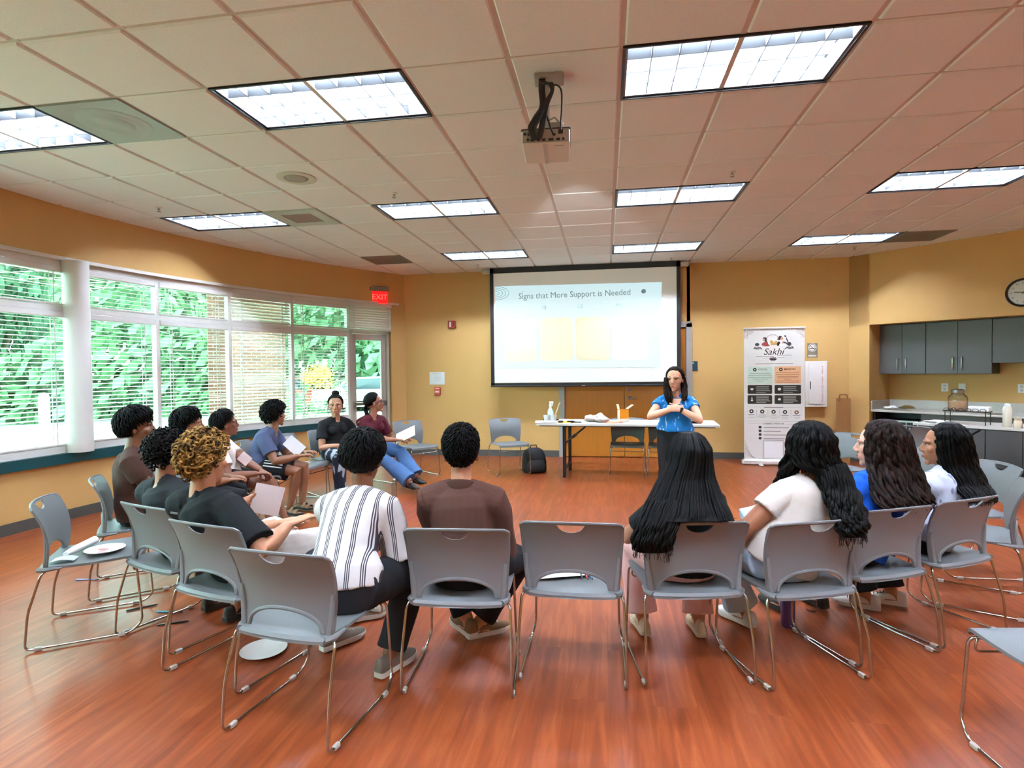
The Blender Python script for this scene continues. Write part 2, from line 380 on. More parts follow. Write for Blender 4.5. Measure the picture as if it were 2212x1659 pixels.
def build_windows():
    first = {}
    WHERE = {0: 'in the bay left of the white column', 1: 'in the wide bay just right of the white column', 2: 'in the bay with the brick pier behind its right edge',
             3: 'half closed in front of the brick building', 4: 'in the bay beside the glass exit door'}
    for n in range(-4, 5):
        a = 5.6 - 3.3 + 6.6 * n
        idx = n + 5
        bay_frame(idx, a)
        tl = math.radians({3: 24, 4: 12}.get(n, 9)); tu = math.radians({3: 50, 4: 10}.get(n, 12))
        wh = WHERE.get(n)
        if not wh: continue
        for (lo, z0, z1, tt) in ((True, .745, 2.095, tl), (False, 2.155, 2.545, tu)):
            key = (lo, round(tt, 2)); w_ = BAYW - .06
            lab = ('tall lower ' if lo else 'short upper ') + 'white slat blind ' + wh
            if key in first:
                t = copy_tree(first[key]); t['label'] = lab; t['group'] = 'white slat blinds in the window bays'
            else:
                t = slat_blind('window_blind', w_, z0, z1, tt, lab, 'white slat blinds in the window bays'); first[key] = t
            t.location = arc(a, RW, 0); t.rotation_euler = (0, 0, math.radians(90 - a))
    # round white column between two bays
    c = MB(); c.lathe([(.115, .675), (.115, 2.61)], 32); c2 = c.build('trim_4', TRIMW, smooth=True, auto=50, loc=arc(5.75, RW - .03, 0)); struct(c2)
    c = MB(); c.lathe([(.115, .675), (.115, 2.61)], 32); c2 = c.build('trim_5', TRIMW, smooth=True, auto=50, loc=arc(-14.2, RW - .03, 0)); struct(c2)
    # glass exit door
    a = 34.65; W_ = .76
    d = empty('door_2', arc(a, RW, 0), math.radians(90 - a)); struct(d)
    m = MB()
    for s in (-1, 1): m.box((s * (W_ / 2 - .025), .08, 1.3), (.05, .13, 2.62))
    m.box((0, .08, 2.12), (W_, .13, .05)); m.box((0, .08, 2.6), (W_, .13, .04)); struct(m.build('door_frame', ALU, d))
    lf = MB()
    for s in (-1, 1): lf.box((s * (W_ / 2 - .095), .075, 1.06), (.085, .045, 2.06))
    lf.box((0, .075, 2.04), (W_ - .1, .045, .1)); lf.box((0, .075, .13), (W_ - .1, .045, .22)); lf.box((0, .075, .97), (W_ - .1, .045, .03)); struct(lf.build('door_leaf', ALU, d))
    g = MB(); g.box((0, .075, 1.1), (W_ - .26, .008, 1.8)); struct(g.build('door_pane', GL, d))
    b = MB(); b.box((0, .02, .93), (W_ - .12, .03, .05), bev=.008); b.box((.26, .035, .93), (.12, .06, .09), bev=.01); struct(b.build('door_push_bar', STEEL, d))
    g = MB(); g.box((0, .125, 2.36), (W_ - .1, .006, .44)); struct(g.build('door_transom_pane', GL, d))
    t = slat_blind('window_blind', W_ + .03, 2.14, 2.6, math.radians(74), 'closed short slat blind lowered over the transom of the exit door', None, pitch=.04)
    t.location = arc(a, RW - .06, 0); t.rotation_euler = (0, 0, math.radians(90 - a))
build_windows()
# ---------------------------------------------------------------- outside the windows
def outdoors():
    G = -.13
    LAWN = M('lawn_green', (140, 160, 128), rough=.95, var=.18, scale=.8, spec=.05)
    m = MB(); m.box((-20, 25, G - .1), (130, 130, .2)); struct(m.build('ground_lawn', LAWN))
    d = V((.64, .77, 0)).normalized(); n = V((-d.y, d.x, 0))
    def strip(name, c, w, L, mat_, z):
        m = MB(); c = V(c); a, b = c - d * L / 2, c + d * L / 2
        m.add([a - n * w / 2, b - n * w / 2, b + n * w / 2, a + n * w / 2], [(0, 1, 2, 3)]); m.v = [(p[0], p[1], G + z) for p in m.v]; return struct(m.build(name, mat_))
    CONC = M('pale_concrete', (226, 222, 216), rough=.9, var=.04)
    strip('path_concrete', (-14.3, 15.4, 0), 1.9, 60, CONC, .012)
    strip('road_asphalt', (-15.5, 21.5, 0), 4, 90, M('asphalt', (120, 124, 122), rough=.9), .008)
    m = MB(); arc_wall(m, A0, A1, RW + .25, RW + 2.6, G - .02, G + .015); struct(m.build('added_bounce_apron', CONC))  # pale strip added outside to bounce neutral daylight up to the ceiling
    BR = bpy.data.materials.new('red_brick'); BR.use_nodes = True; nt = BR.node_tree; b = nt.nodes['Principled BSDF']
    tc = nt.nodes.new('ShaderNodeTexCoord'); br = nt.nodes.new('ShaderNodeTexBrick'); sx = nt.nodes.new('ShaderNodeSeparateXYZ'); cx = nt.nodes.new('ShaderNodeCombineXYZ')
    nt.links.new(tc.outputs['Object'], sx.inputs[0]); ad = nt.nodes.new('ShaderNodeMath'); nt.links.new(sx.outputs[0], ad.inputs[0]); nt.links.new(sx.outputs[1], ad.inputs[1])
    nt.links.new(ad.outputs[0], cx.inputs[0]); nt.links.new(sx.outputs[2], cx.inputs[1]); nt.links.new(cx.outputs[0], br.inputs[0])
    br.inputs['Scale'].default_value = 1; br.inputs['Brick Width'].default_value = .21; br.inputs['Row Height'].default_value = .075; br.inputs['Mortar Size'].default_value = .007
    br.inputs['Color1'].default_value = lin((150, 100, 84)) + (1,); br.inputs['Color2'].default_value = lin((122, 78, 66)) + (1,); br.inputs['Mortar'].default_value = lin((190, 176, 164)) + (1,)
    nt.links.new(br.outputs[0], b.inputs['Base Color']); b.inputs['Roughness'].default_value = .9
    for (x, y, w, dd, lab) in ((-7.35, 10.0, .40, .40, 'slim brick pier outside the window, seen between two bays'), (-7.9, 12.1, 1.1, .5, 'broad brick pier outside behind the half closed blind'), (-8.75, 6.55, .62, .62, 'brick pier outside at the left edge of the window view')):
        o = MB().box((0, 0, 2.4), (w, dd, 5.1)).build('brick_pier', BR); o.location = (x, y, 0); o.rotation_euler.z = math.radians(38); tag(o, lab, 'pier', 'brick piers outside')
    # trees
    LEAF = [M('leaf_green', (88, 122, 84), rough=.8, var=.35, scale=1.2), M('leaf_deep', (66, 100, 70), rough=.8, var=.35, scale=1.2), M('leaf_light', (106, 138, 94), rough=.8, var=.3, scale=1.2)]
    BARK = M('bark', (110, 92, 76), rough=.9)
    def crown(seed, nleaf, size):
        random.seed(seed); m = MB(); lobes = [(V((random.uniform(-.5, .5), random.uniform(-.5, .5), random.uniform(-.35, .5))), random.uniform(.35, .6)) for _ in range(9)] + [(V((0, 0, 0)), .7)]
        for _ in range(nleaf):
            c, r = random.choice(lobes); v = V((random.gauss(0, 1), random.gauss(0, 1), random.gauss(0, 1))).normalized() * (r * random.uniform(.55, 1.0)); p = c + v
            u = V((random.gauss(0, 1), random.gauss(0, 1), random.gauss(0, 1))).normalized(); w = u.orthogonal().normalized(); s = size * random.uniform(.6, 1.3)
            q = u.cross(w)
            m.add([p - w * s, p - q * s * .45, p + w * s, p + q * s * .45], [(0, 1, 2, 3)])
        return m
    protos = []
    for k in range(3):
        t = empty('leafy_tree'); f = crown(11 + k, 3600, .085).build('foliage', LEAF[k], t); f['kind'] = 'stuff'
        tr = MB(); tr.tube([(0, 0, -1.12), (.03, 0, -.8), (0, .02, -.2)], [.075, .055, .03], 8)
        for a in range(5): tr.tube([(0, 0, -.9 + .12 * a), (.3 * math.cos(a * 2.3), .3 * math.sin(a * 2.3), -.2 + .1 * a)], [.03, .012], 6)
        tr.build('trunk', BARK, t); protos.append(t)
    spots = []
    random.seed(4)
    for r, az0, da, n in ((29.5, -65, 13.5, 4), (38, -62, 10.5, 5), (47, -66, 8.6, 6)):
        for k in range(n): spots.append((az0 + da * k, r + random.uniform(-.6, .6), r / 29.5 * random.uniform(4.6, 5.4)))
    used = [False] * 3
    for k, (az, r, s) in enumerate(spots):
        kk = k % 3; o = protos[kk] if not used[kk] else copy_tree(protos[kk]); used[kk] = True
        a = math.radians(az); o.location = (r * math.sin(a), r * math.cos(a), G + 1.12 * s); o.scale = (2.95 * r / 30, 2.95 * r / 30, s); o.rotation_euler.z = k * 1.3
        tag(o, 'leafy green tree in the row beyond the lawn outside the windows', 'tree', 'trees beyond the lawn')
    random.seed(77); ug = MB()
    for _ in range(9000):
        az = math.radians(random.uniform(-72, -8)); r = random.uniform(24.5, 27); z = G + 4.6 * random.random() ** 1.3 * (.8 + .3 * math.sin(az * 23)); p = V((r * math.sin(az), r * math.cos(az), z))
        u = V((random.gauss(0, 1), random.gauss(0, 1), random.gauss(0, 1))).normalized(); w = u.orthogonal().normalized(); q = u.cross(w); s_ = random.uniform(.18, .42)
        ug.add([p - w * s_, p - q * s_ * .5, p + w * s_, p + q * s_ * .5], [(0, 1, 2, 3)])
    tag(ug.build('woodland_undergrowth', LEAF[0]), 'green understory of leaves at the foot of the trees outside', 'undergrowth', kind='stuff')
    def shrub(loc, s, mat_, label, seed):
        t = empty('shrub', loc, label=label, cat='shrub'); f = crown(seed, 900, .07).build('foliage', mat_, t); f['kind'] = 'stuff'
        b_ = MB(); b_.tube([(0, 0, -.8), (0, 0, 0)], [.05, .02], 6); b_.build('stem', BARK, t); t.scale = (s, s, s * .8); return t
    shrub((-8.6, 15.3, G + .62), .95, LEAF[2], 'round light green shrub outside the glass door', 31)
    shrub((-11.4, 21.2, G + 1.35), .95, M('orange_blossom', (232, 170, 70), rough=.8, var=.3, scale=2), 'shrub with orange blossom near the parked cars outside', 33)
    shrub((-17.2, 18.6, G + .45), .9, LEAF[1], 'low dark shrub outside in front of the trees, seen through the wide bay', 35)
    hedge = crown(37, 2600, .05); hedge.v = [(p[0] * 4.5, p[1] * .7, p[2] * .6) for p in hedge.v]; o = hedge.build('clipped_hedge', LEAF[1]); o.location = (-19.6, 16.9, G + .55); o.rotation_euler.z = math.radians(50); tag(o, 'long low hedge beyond the pale footpath outside', 'hedge')
    def car(loc, rz, paint, label):
        c = empty('parked_car', loc, rz, label=label, cat='car', group='parked cars outside')
        m = MB(); prof = [(-2.1, .3, .62), (-2.05, .85, .8), (-1.2, .95, .86), (-.6, 1.38, .70), (.7, 1.42, .70), (1.3, .98, .86), (2.0, .88, .82), (2.15, .35, .7)]
        m.loft([[V((x, -w, .25)), V((x, -w, min(h, .85))), V((x, -w * .86, h)), V((x, w * .86, h)), V((x, w, min(h, .85))), V((x, w, .25))] for x, h, w in prof]); m.build('body', paint, c, smooth=True, auto=30)
        g = MB(); g.loft([[V((x, -w, .93)), V((x, -w * .93, h)), V((x, w * .93, h)), V((x, w, .93))] for x, h, w in ((-1.15, .95, .80), (-.62, 1.33, .735), (.72, 1.37, .735), (1.25, .98, .80))]); g.build('windows', M('car_glass', (40, 52, 58), rough=.1), c)
        for x in (-1.3, 1.3):
            for y in (-.78, .78):
                w = MB(); w.tube([(x, y - .1, .32), (x, y + .1, .32)], .32, 20); w.build('wheel', BLACK, c)
    car((-9.6, 21.9, G), .5, M('car_white', (232, 236, 240), rough=.25), 'white parked car seen through the glass exit door')
    car((-12.6, 22.0, G), .7, M('car_red', (196, 60, 52), rough=.25), 'red parked car outside, seen through the blind beside the door')
    b_ = empty('bollard', (-16.8, 14.8, G), label='white post standing on the lawn outside the left bay', cat='post')
    m = MB(); m.lathe([(.14, 0), (.14, .95), (.1, 1.05), (.02, 1.08)], 20); m.build('post', M('post_white', (230, 230, 226), rough=.6), b_, smooth=True, auto=40)
    m = MB()
    for z in (.3, .5, .7): m.lathe([(.143, z), (.143, z + .06)], 20)
    m.build('band', M('post_band', (196, 200, 200), rough=.5), b_)
    s = empty('blue_street_bin', (-21.0, 17.6, G), label='blue bin outside at the far left of the window view', cat='bin')
    m = MB(); m.loft([rrect(.3, .3, .05, z=z, plane='xy') for z in (.25, .75)] + [rrect(.24, .24, .05, z=.9, plane='xy')]); m.build('body', M('bin_blue', (40, 84, 170), rough=.4), s); m = MB()
    for q in (-.18, .18): m.box((q * .6, 0, .13), (.05, .2, .26))
    m.build('feet', BLACK, s)
outdoors()
# ---------------------------------------------------------------- things on the ceiling
def lamp_mat():
    """three bright tubes behind a dim white reflector, as seen through the louvres"""
    m = bpy.data.materials.new('fluorescent_tube_glow'); m.use_nodes = True
    nt = m.node_tree; b = nt.nodes['Principled BSDF']
    tc = nt.nodes.new('ShaderNodeTexCoord'); sp = nt.nodes.new('ShaderNodeSeparateXYZ'); nt.links.new(tc.outputs['Object'], sp.inputs[0])
    w = nt.nodes.new('ShaderNodeMath'); w.operation = 'MULTIPLY'; w.inputs[1].default_value = 2 * PI / .1448; nt.links.new(sp.outputs[1], w.inputs[0])
    c = nt.nodes.new('ShaderNodeMath'); c.operation = 'COSINE'; nt.links.new(w.outputs[0], c.inputs[0])
    mr = nt.nodes.new('ShaderNodeMapRange'); mr.inputs[1].default_value = .35; mr.inputs[2].default_value = .75; mr.inputs[3].default_value = .45; mr.inputs[4].default_value = LAMP
    nt.links.new(c.outputs[0], mr.inputs[0]); nt.links.new(mr.outputs[0], b.inputs['Emission Strength'])
    b.inputs['Emission Color'].default_value = (.84, 1.0, 1.24, 1); b.inputs['Base Color'].default_value = (.25, .25, .25, 1)
    return m
def build_lights():
    LOUV = M('satin_louvre', (84, 86, 88), rough=.45, metal=.0, var=.02)
    t = empty('ceiling_light')
    W, D = 2 * T - .03, T - .03
    m = MB()
    for s in (-1, 1):
        m.box((s * (W / 2 + .002), 0, .008), (.016, D + .02, .02)); m.box((0, s * (D / 2 + .002), .008), (W + .02, .014, .02))
    m.build('lip', BLACK, t)  # black strips draw the dark shadow gap round the fixture
    h = MB()
    for s in (-1, 1):
        h.box((s * (W / 2 - .012), 0, .07), (.012, D - .02, .12)); h.box((0, s * (D / 2 - .012), .07), (W - .02, .012, .12))
    h.box((0, 0, .135), (W - .02, D - .02, .01)); h.build('housing', M('lamp_housing', (120, 120, 120), rough=.4), t)
    p = MB(); p.box((0, 0, .122), (W - .05, D - .05, .012)); p.build('lamp_panel', lamp_mat(), t)
    l = MB()
    for i in range(1, 8): l.box((-W / 2 + W * i / 8, 0, .042), (.004, D - .03, .055))
    for j in range(1, 4): l.box((0, -D / 2 + D * j / 4, .042), (W - .03, .004, .055))
    l.build('louver', LOUV, t)
    lab = {(0, 0): 'largest white louvred ceiling light, to the upper right of the projector', (-4, 0): 'large louvred ceiling light left of the projector',
           (-8, 0): 'louvred ceiling light cut by the left edge beside the square air panel', (0, 4): 'middle louvred ceiling light in the row ending above the screen',
           (-4, 4): 'louvred ceiling light between the slotted vent and the projector', (-8, 4): 'louvred ceiling light close to the window wall beside the slotted vent',
           (4, 4): 'louvred ceiling light cut by the right edge above the wall clock', (0, 8): 'small louvred ceiling light right above the screen, right half',
           (-4, 8): 'small louvred ceiling light just left of the screen top', (4, 8): 'far louvred ceiling light beside the dark grille near the kitchenette wall'}
    for k, (i, j) in enumerate(LIGHTS):
        o = t if k == 0 else copy_tree(t)
        o.location = (NX + (i + 1) * T, NY + (j + .5) * T, CEIL + .003)
        tag(o, lab.get((i, j), 'louvred ceiling light over the near part of the room'), 'ceiling light', 'louvred lights in the ceiling grid')
    # panels
    gm = M('vent_paint', (186, 190, 182), rough=.45)
    for (i, j), kind in PANELS.items():
        c = (NX + (i + .5) * T, NY + (j + .5) * T, CEIL)
        if kind == 'air':
            r = empty('air_diffuser', c, label='grey square air panel with a faint round swirl between two lights', cat='vent')
            m = MB(); m.box((0, 0, .006), (T - .02, T - .02, .012)); m.build('backing', M('air_panel', (150, 158, 154), rough=.35, var=.1, scale=3), r)
            m = MB()
            for q, rr in enumerate((.20, .155, .11)):
                m.lathe([(rr, -.004 - q * .003), (rr + .022, -.001), (rr + .022, .004), (rr, .004)], 40)
            m.build('swirl_ring', M('air_panel_ring', (158, 166, 162), rough=.35), r, smooth=True, auto=40)
        elif kind == 'vent':
            r = empty('ceiling_vent', c, label='pale ceiling vent with a square of slanted slots beside a window-side light', cat='vent')
            m = MB()
            for s in (-1, 1): m.box((s * .235, 0, .004), (.13, .6, .018)); m.box((0, s * .235, .004), (.36, .13, .018))
            m.build('frame', gm, r); m = MB(); m.box((0, 0, .03), (.37, .37, .01)); m.build('backing', M('vent_dark', (70, 66, 62)), r)
            m = MB()
            for k in range(11): m.box((-.155 + k * .031, 0, .008), (.017, .35, .016), Matrix.Rotation(.5, 3, 'Y'))
            m.build('slats', gm, r)
        else:
            r = empty('return_grille', c, label=('dark square grille in the ceiling near the exit sign' if i < 0 else 'dark square grille at the end of the far right light'), cat='grille', group='dark return grilles in the ceiling')
            m = MB(); m.box((0, 0, .02), (T - .03, T - .03, .01)); m.build('backing', M('grille_dark', (92, 88, 80)), r)
            m = MB()
            for s in (-1, 1): m.box((s * .288, 0, .004), (.02, .59, .014)); m.box((0, s * .288, .004), (.57, .02, .014))
            for k in range(1, 26): m.box((-.285 + k * .0219, 0, .006), (.004, .56, .012)); m.box((0, -.285 + k * .0219, .006), (.56, .004, .012))
            m.build('grille', M('grille_grey', (140, 135, 124), rough=.5), r)
    sp = empty('ceiling_speaker', (-2.64, 4.65, CEIL), label='round white ceiling speaker with a grey centre', cat='speaker')
    m = MB(); m.lathe([(.165, .0), (.165, -.006), (.15, -.011), (.105, -.008), (.1, .002)], 40); m.build('ring', M('speaker_white', (202, 200, 190), rough=.5), sp, smooth=True, auto=40)
    m = MB(); m.lathe([(.1, .004), (.1, -.004), (.06, -.007), (.01, -.008)], 32); m.build('mesh_disc', M('speaker_grille', (166, 164, 152), rough=.6, bump=.4, bscale=300), sp, smooth=True)
    first = None
    for (x, y, lab) in ((-1.97, 5.22, 'small ceiling sprinkler in the tile left of the projector, nearer the window side'), (-4.46, 5.19, 'small ceiling sprinkler close to the window wall'),
                        (1.09, 5.22, 'small ceiling sprinkler right of the projector'), (3.48, 8.8, 'small far ceiling sprinkler near the kitchenette corner'), (-2.0, 8.95, 'small far ceiling sprinkler left of the screen top'), (1.0, 9.05, 'small far ceiling sprinkler above the right end of the screen')):
        if first is None:
            o = first = empty('sprinkler'); m = MB(); m.lathe([(.032, .0), (.03, -.006), (.014, -.009)], 18); m.build('escutcheon', WHITE, o, smooth=True, auto=40)
            m = MB(); m.tube([(0, 0, -.006), (0, 0, -.028)], .007, 8); m.tube([(-.012, 0, -.02), (-.012, 0, -.043)], .002, 6); m.tube([(.012, 0, -.02), (.012, 0, -.043)], .002, 6); m.lathe([(.017, -.046), (.017, -.043), (.004, -.041)], 12)
            m.build('head', STEEL, o)
        else: o = copy_tree(first)
        o.location = (x, y, CEIL); tag(o, lab, 'sprinkler', 'fire sprinklers in the ceiling')
build_lights()
def build_projector():
    p = empty('projector', (-.33, 3.33, CEIL), .06, label='white projector hanging from the ceiling with looped black cables', cat='projector')
    WB = M('projector_white', (214, 212, 204), rough=.4, var=.02)
    m = MB(); m.box((0, .08, -.375), (.275, .30, .085), bev=.008); m.build('body', WB, p)
    m = MB(); m.box((0, -.074, -.372), (.262, .006, .07)); m.build('rear_panel', M('projector_rear', (158, 154, 150), rough=.5), p)
    m = MB(); m.box((0, .08, -.328), (.282, .285, .012), bev=.004); m.build('mount_plate', BLACK, p)
    m = MB(); m.box((.02, .02, -.012), (.17, .13, .022), bev=.004); m.build('ceiling_plate', M('plate_grey', (150, 148, 142), rough=.4), p)
    m = MB(); m.tube([(.0, .06, -.015), (.0, .06, -.33)], .02, 14); m.build('pole', M('pole_white', (200, 198, 190), rough=.4), p, smooth=True, auto=50)
    m = MB(); m.box((.055, .05, -.285), (.09, .08, .05), bev=.006); m.tube([(.02, .01, -.25), (.05, 0, -.24), (.08, .01, -.27)], .006, 8); m.build('bracket', M('bracket_grey', (168, 165, 160), rough=.4), p)
    m = MB()
    for x, w, z in ((-.117, .014, -.36), (-.09, .022, -.362), (-.1, .012, -.392), (-.075, .02, -.395), (-.04, .014, -.395), (-.01, .02, -.396), (.03, .03, -.396), (.07, .02, -.396), (.1, .012, -.395)): m.box((x, -.079, z), (w, .008, .012))
    m.box((.085, -.08, -.355), (.026, .014, .022)); m.tube([(.05, -.077, -.37), (.05, -.084, -.37)], .007, 10); m.build('ports', BLACK, p)
    c = MB()
    def cab(pts, r=.006):
        out = []
        P = [V(q) for q in pts]; P = [P[0]] + P + [P[-1]]
        for i in range(1, len(P) - 2):
            for k in range(8):
                t = k / 8; a, b, d, e = P[i - 1], P[i], P[i + 1], P[i + 2]
                out.append(.5 * ((2 * b) + (d - a) * t + (2 * a - 5 * b + 4 * d - e) * t * t + (3 * b - a - 3 * d + e) * t ** 3))
        c.tube(out + [P[-1]], r, 8)
    for q in range(4):
        o = .008 * (q - 1.5)
        cab([(-.02 + o, -.01, -.02), (-.02 + o, -.045, -.1), (-.015 + o, -.06, -.2), (-.045 + o * 1.5, -.085, -.27), (-.075 + o * 1.5, -.1, -.34), (-.055 + o, -.085, -.394)], .0075)
        cab([(-.02 + o, -.02, -.04), (.005 + o, -.05, -.07), (.03 + o, -.055, -.075), (.038 + o * .4, -.06, -.12), (.005 + o, -.065, -.19), (-.01 + o, -.075, -.27), (-.022 + o, -.09, -.34), (-.04 + o, -.085, -.39)], .0065)
    cab([(.03, -.055, -.1), (.06, -.06, -.085), (.09, -.065, -.12), (.092, -.07, -.22), (.087, -.082, -.3), (.086, -.086, -.35)], .005)
    cab([(.0, -.06, -.2), (.005, -.07, -.25), (.02, -.075, -.3), (.045, -.085, -.375)], .0055)
    c.build('cables', BLACK, p, smooth=True)
    m = MB(); m.box((-.005, .08, -.419), (.02, .3, .003)); m.box((.075, -.04, -.4185), (.06, .012, .002)); m.build('underside_marks', M('proj_mark', (178, 176, 168), rough=.4), p)
    m = MB(); m.tube([(.06, .225, -.375), (.06, .24, -.375)], .032, 20); m.build('lens', M('lens_glass', (20, 22, 28), rough=.08), p)
build_projector()
def projector_beam():
    l = bpy.data.lights.new('projector_beam', 'SPOT'); o = bpy.data.objects.new('projector_beam', l); COL.objects.link(o)
    a = V((-.27, 3.66, CEIL - .375)); b = V((-.30, 9.3, 2.3)); o.location = a
    o.rotation_euler = (b - a).to_track_quat('-Z', 'Y').to_euler(); l.energy = 105; l.spot_size = math.radians(36); l.spot_blend = .25; l.shadow_soft_size = .03; l.color = (.95, 1, 1)
projector_beam()
# ---------------------------------------------------------------- projection screen and slide
def build_screen():
    y = 9.30
    s = empty('projection_screen', (-.355, y, 1.2), label='large black bordered projection screen pulled down over the back wall', cat='screen')
    SW, SH = 3.04, 1.93
    m = MB(); m.box((0, .0, SH / 2 + .015), (SW - .08, .006, SH - .08)); m.build('cloth', M('screen_cloth', (222, 218, 210), rough=.75, var=.01, emit=.0), s)
    m = MB()
    for q in (-1, 1): m.box((q * (SW / 2 - .03), -.004, SH / 2 + .01), (.06, .006, SH))
    m.box((0, -.004, SH - .03), (SW, .006, .09)); m.box((0, -.004, .024), (SW, .006, .05)); m.build('border', M('screen_black', (12, 12, 13), rough=.7), s)
    m = MB(); m.tube([(-SW / 2 - .005, 0, .0), (SW / 2 + .005, 0, .0)], .014, 12); m.build('bottom_bar', BLACK, s)
    m = MB(); m.box((0, -.012, .002), (.06, .008, .014)); m.build('pull_tab', STEEL, s)
    m = MB(); m.box((0, .075, SH - .03), (SW + .3, .11, .07), bev=.02); m.build('case', M('screen_case', (196, 192, 182), rough=.4), s)
    # the projected slide: light blue page with four cream cards
    d = MB(); d.add([(-1.43, -.0075, .295), (1.2, -.0075, .285), (1.235, -.0075, 1.62), (-1.435, -.0075, 1.645)], [(0, 1, 2, 3)])
    mm = bpy.data.materials.new('projected_page'); mm.use_nodes = True
    nt = mm.node_tree; b = nt.nodes['Principled BSDF']; L = nt.links
    tc = nt.nodes.new('ShaderNodeTexCoord'); sx = nt.nodes.new('ShaderNodeSeparateXYZ'); L.new(tc.outputs['Object'], sx.inputs[0])
    cr = nt.nodes.new('ShaderNodeValToRGB'); e = cr.color_ramp.elements
    e[0].position = 0.0; e[0].color = lin((228, 250, 250)) + (1,); e[1].position = 1.0; e[1].color = lin((205, 238, 244)) + (1,)
    x = e.new(.55); x.color = lin((232, 250, 250)) + (1,)
    mr = nt.nodes.new('ShaderNodeMapRange'); mr.inputs[1].default_value = .29; mr.inputs[2].default_value = 1.64
    L.new(sx.outputs[2], mr.inputs[0]); L.new(mr.outputs[0], cr.inputs[0])
    b.inputs['Base Color'].default_value = (.1, .1, .1, 1); b.inputs['Roughness'].default_value = .8; b.inputs['Specular IOR Level'].default_value = 0
    L.new(cr.outputs[0], b.inputs['Emission Color']); b.inputs['Emission Strength'].default_value = .53
    d.build('projected_page', mm, s)
    def glow(name, rgb, e=.95): 
        q = M(name, rgb, rough=.9, var=.01, emit=e, spec=0)
        return q
    card = glow('projected_cream', (214, 205, 174), .05)
    for k, (x, w) in enumerate(((-1.02, .53), (-.43, .53), (.155, .55), (.74, .56))):
        m = MB(); m.poly([p + V((x, 0, .755)) for p in rrect(w, .70, .07)], .001, (0, -1, 0)); o = m.build('projected_card', card if k < 3 else glow('projected_cream_pale', (222, 216, 194), .06), s); o.location = (0, -.0085, 0)
    ink = glow('projected_ink', (128, 152, 162), .10)
    text('Signs that More Support is Needed', .136, ink, s, (-.145, -.0095, 1.47), rot=(PI / 2, math.radians(-.35), 0), name='lettering', sx=.93)
    pale = glow('projected_pale_ink', (160, 198, 206), .10)
    for q, (bod, x) in enumerate((('01', -1.22), ('02', -.63), ('03', -.04), ('04', .57))): text(bod, .085, pale, s, (x, -.0095, 1.265 + .004 * q), name='slide_number')
    m = MB()
    for r in (.06, .115, .165, .215):
        pts = [V((-1.43 + r * 1.05 * math.sin(a), -.0092, 1.53 + r * .52 * math.cos(a))) for a in [k * PI / 20 for k in range(21)]]
        m.tube(pts, .004, 4)
    m.build('slide_arcs', pale, s)
    m = MB(); m.tube([(.955, -.0085, 1.485), (.955, -.0098, 1.485)], .036, 20); m.tube([(-.98, -.0085, 1.54), (-.98, -.0098, 1.54)], .008, 8); m.build('slide_dot', ink, s)
build_screen()
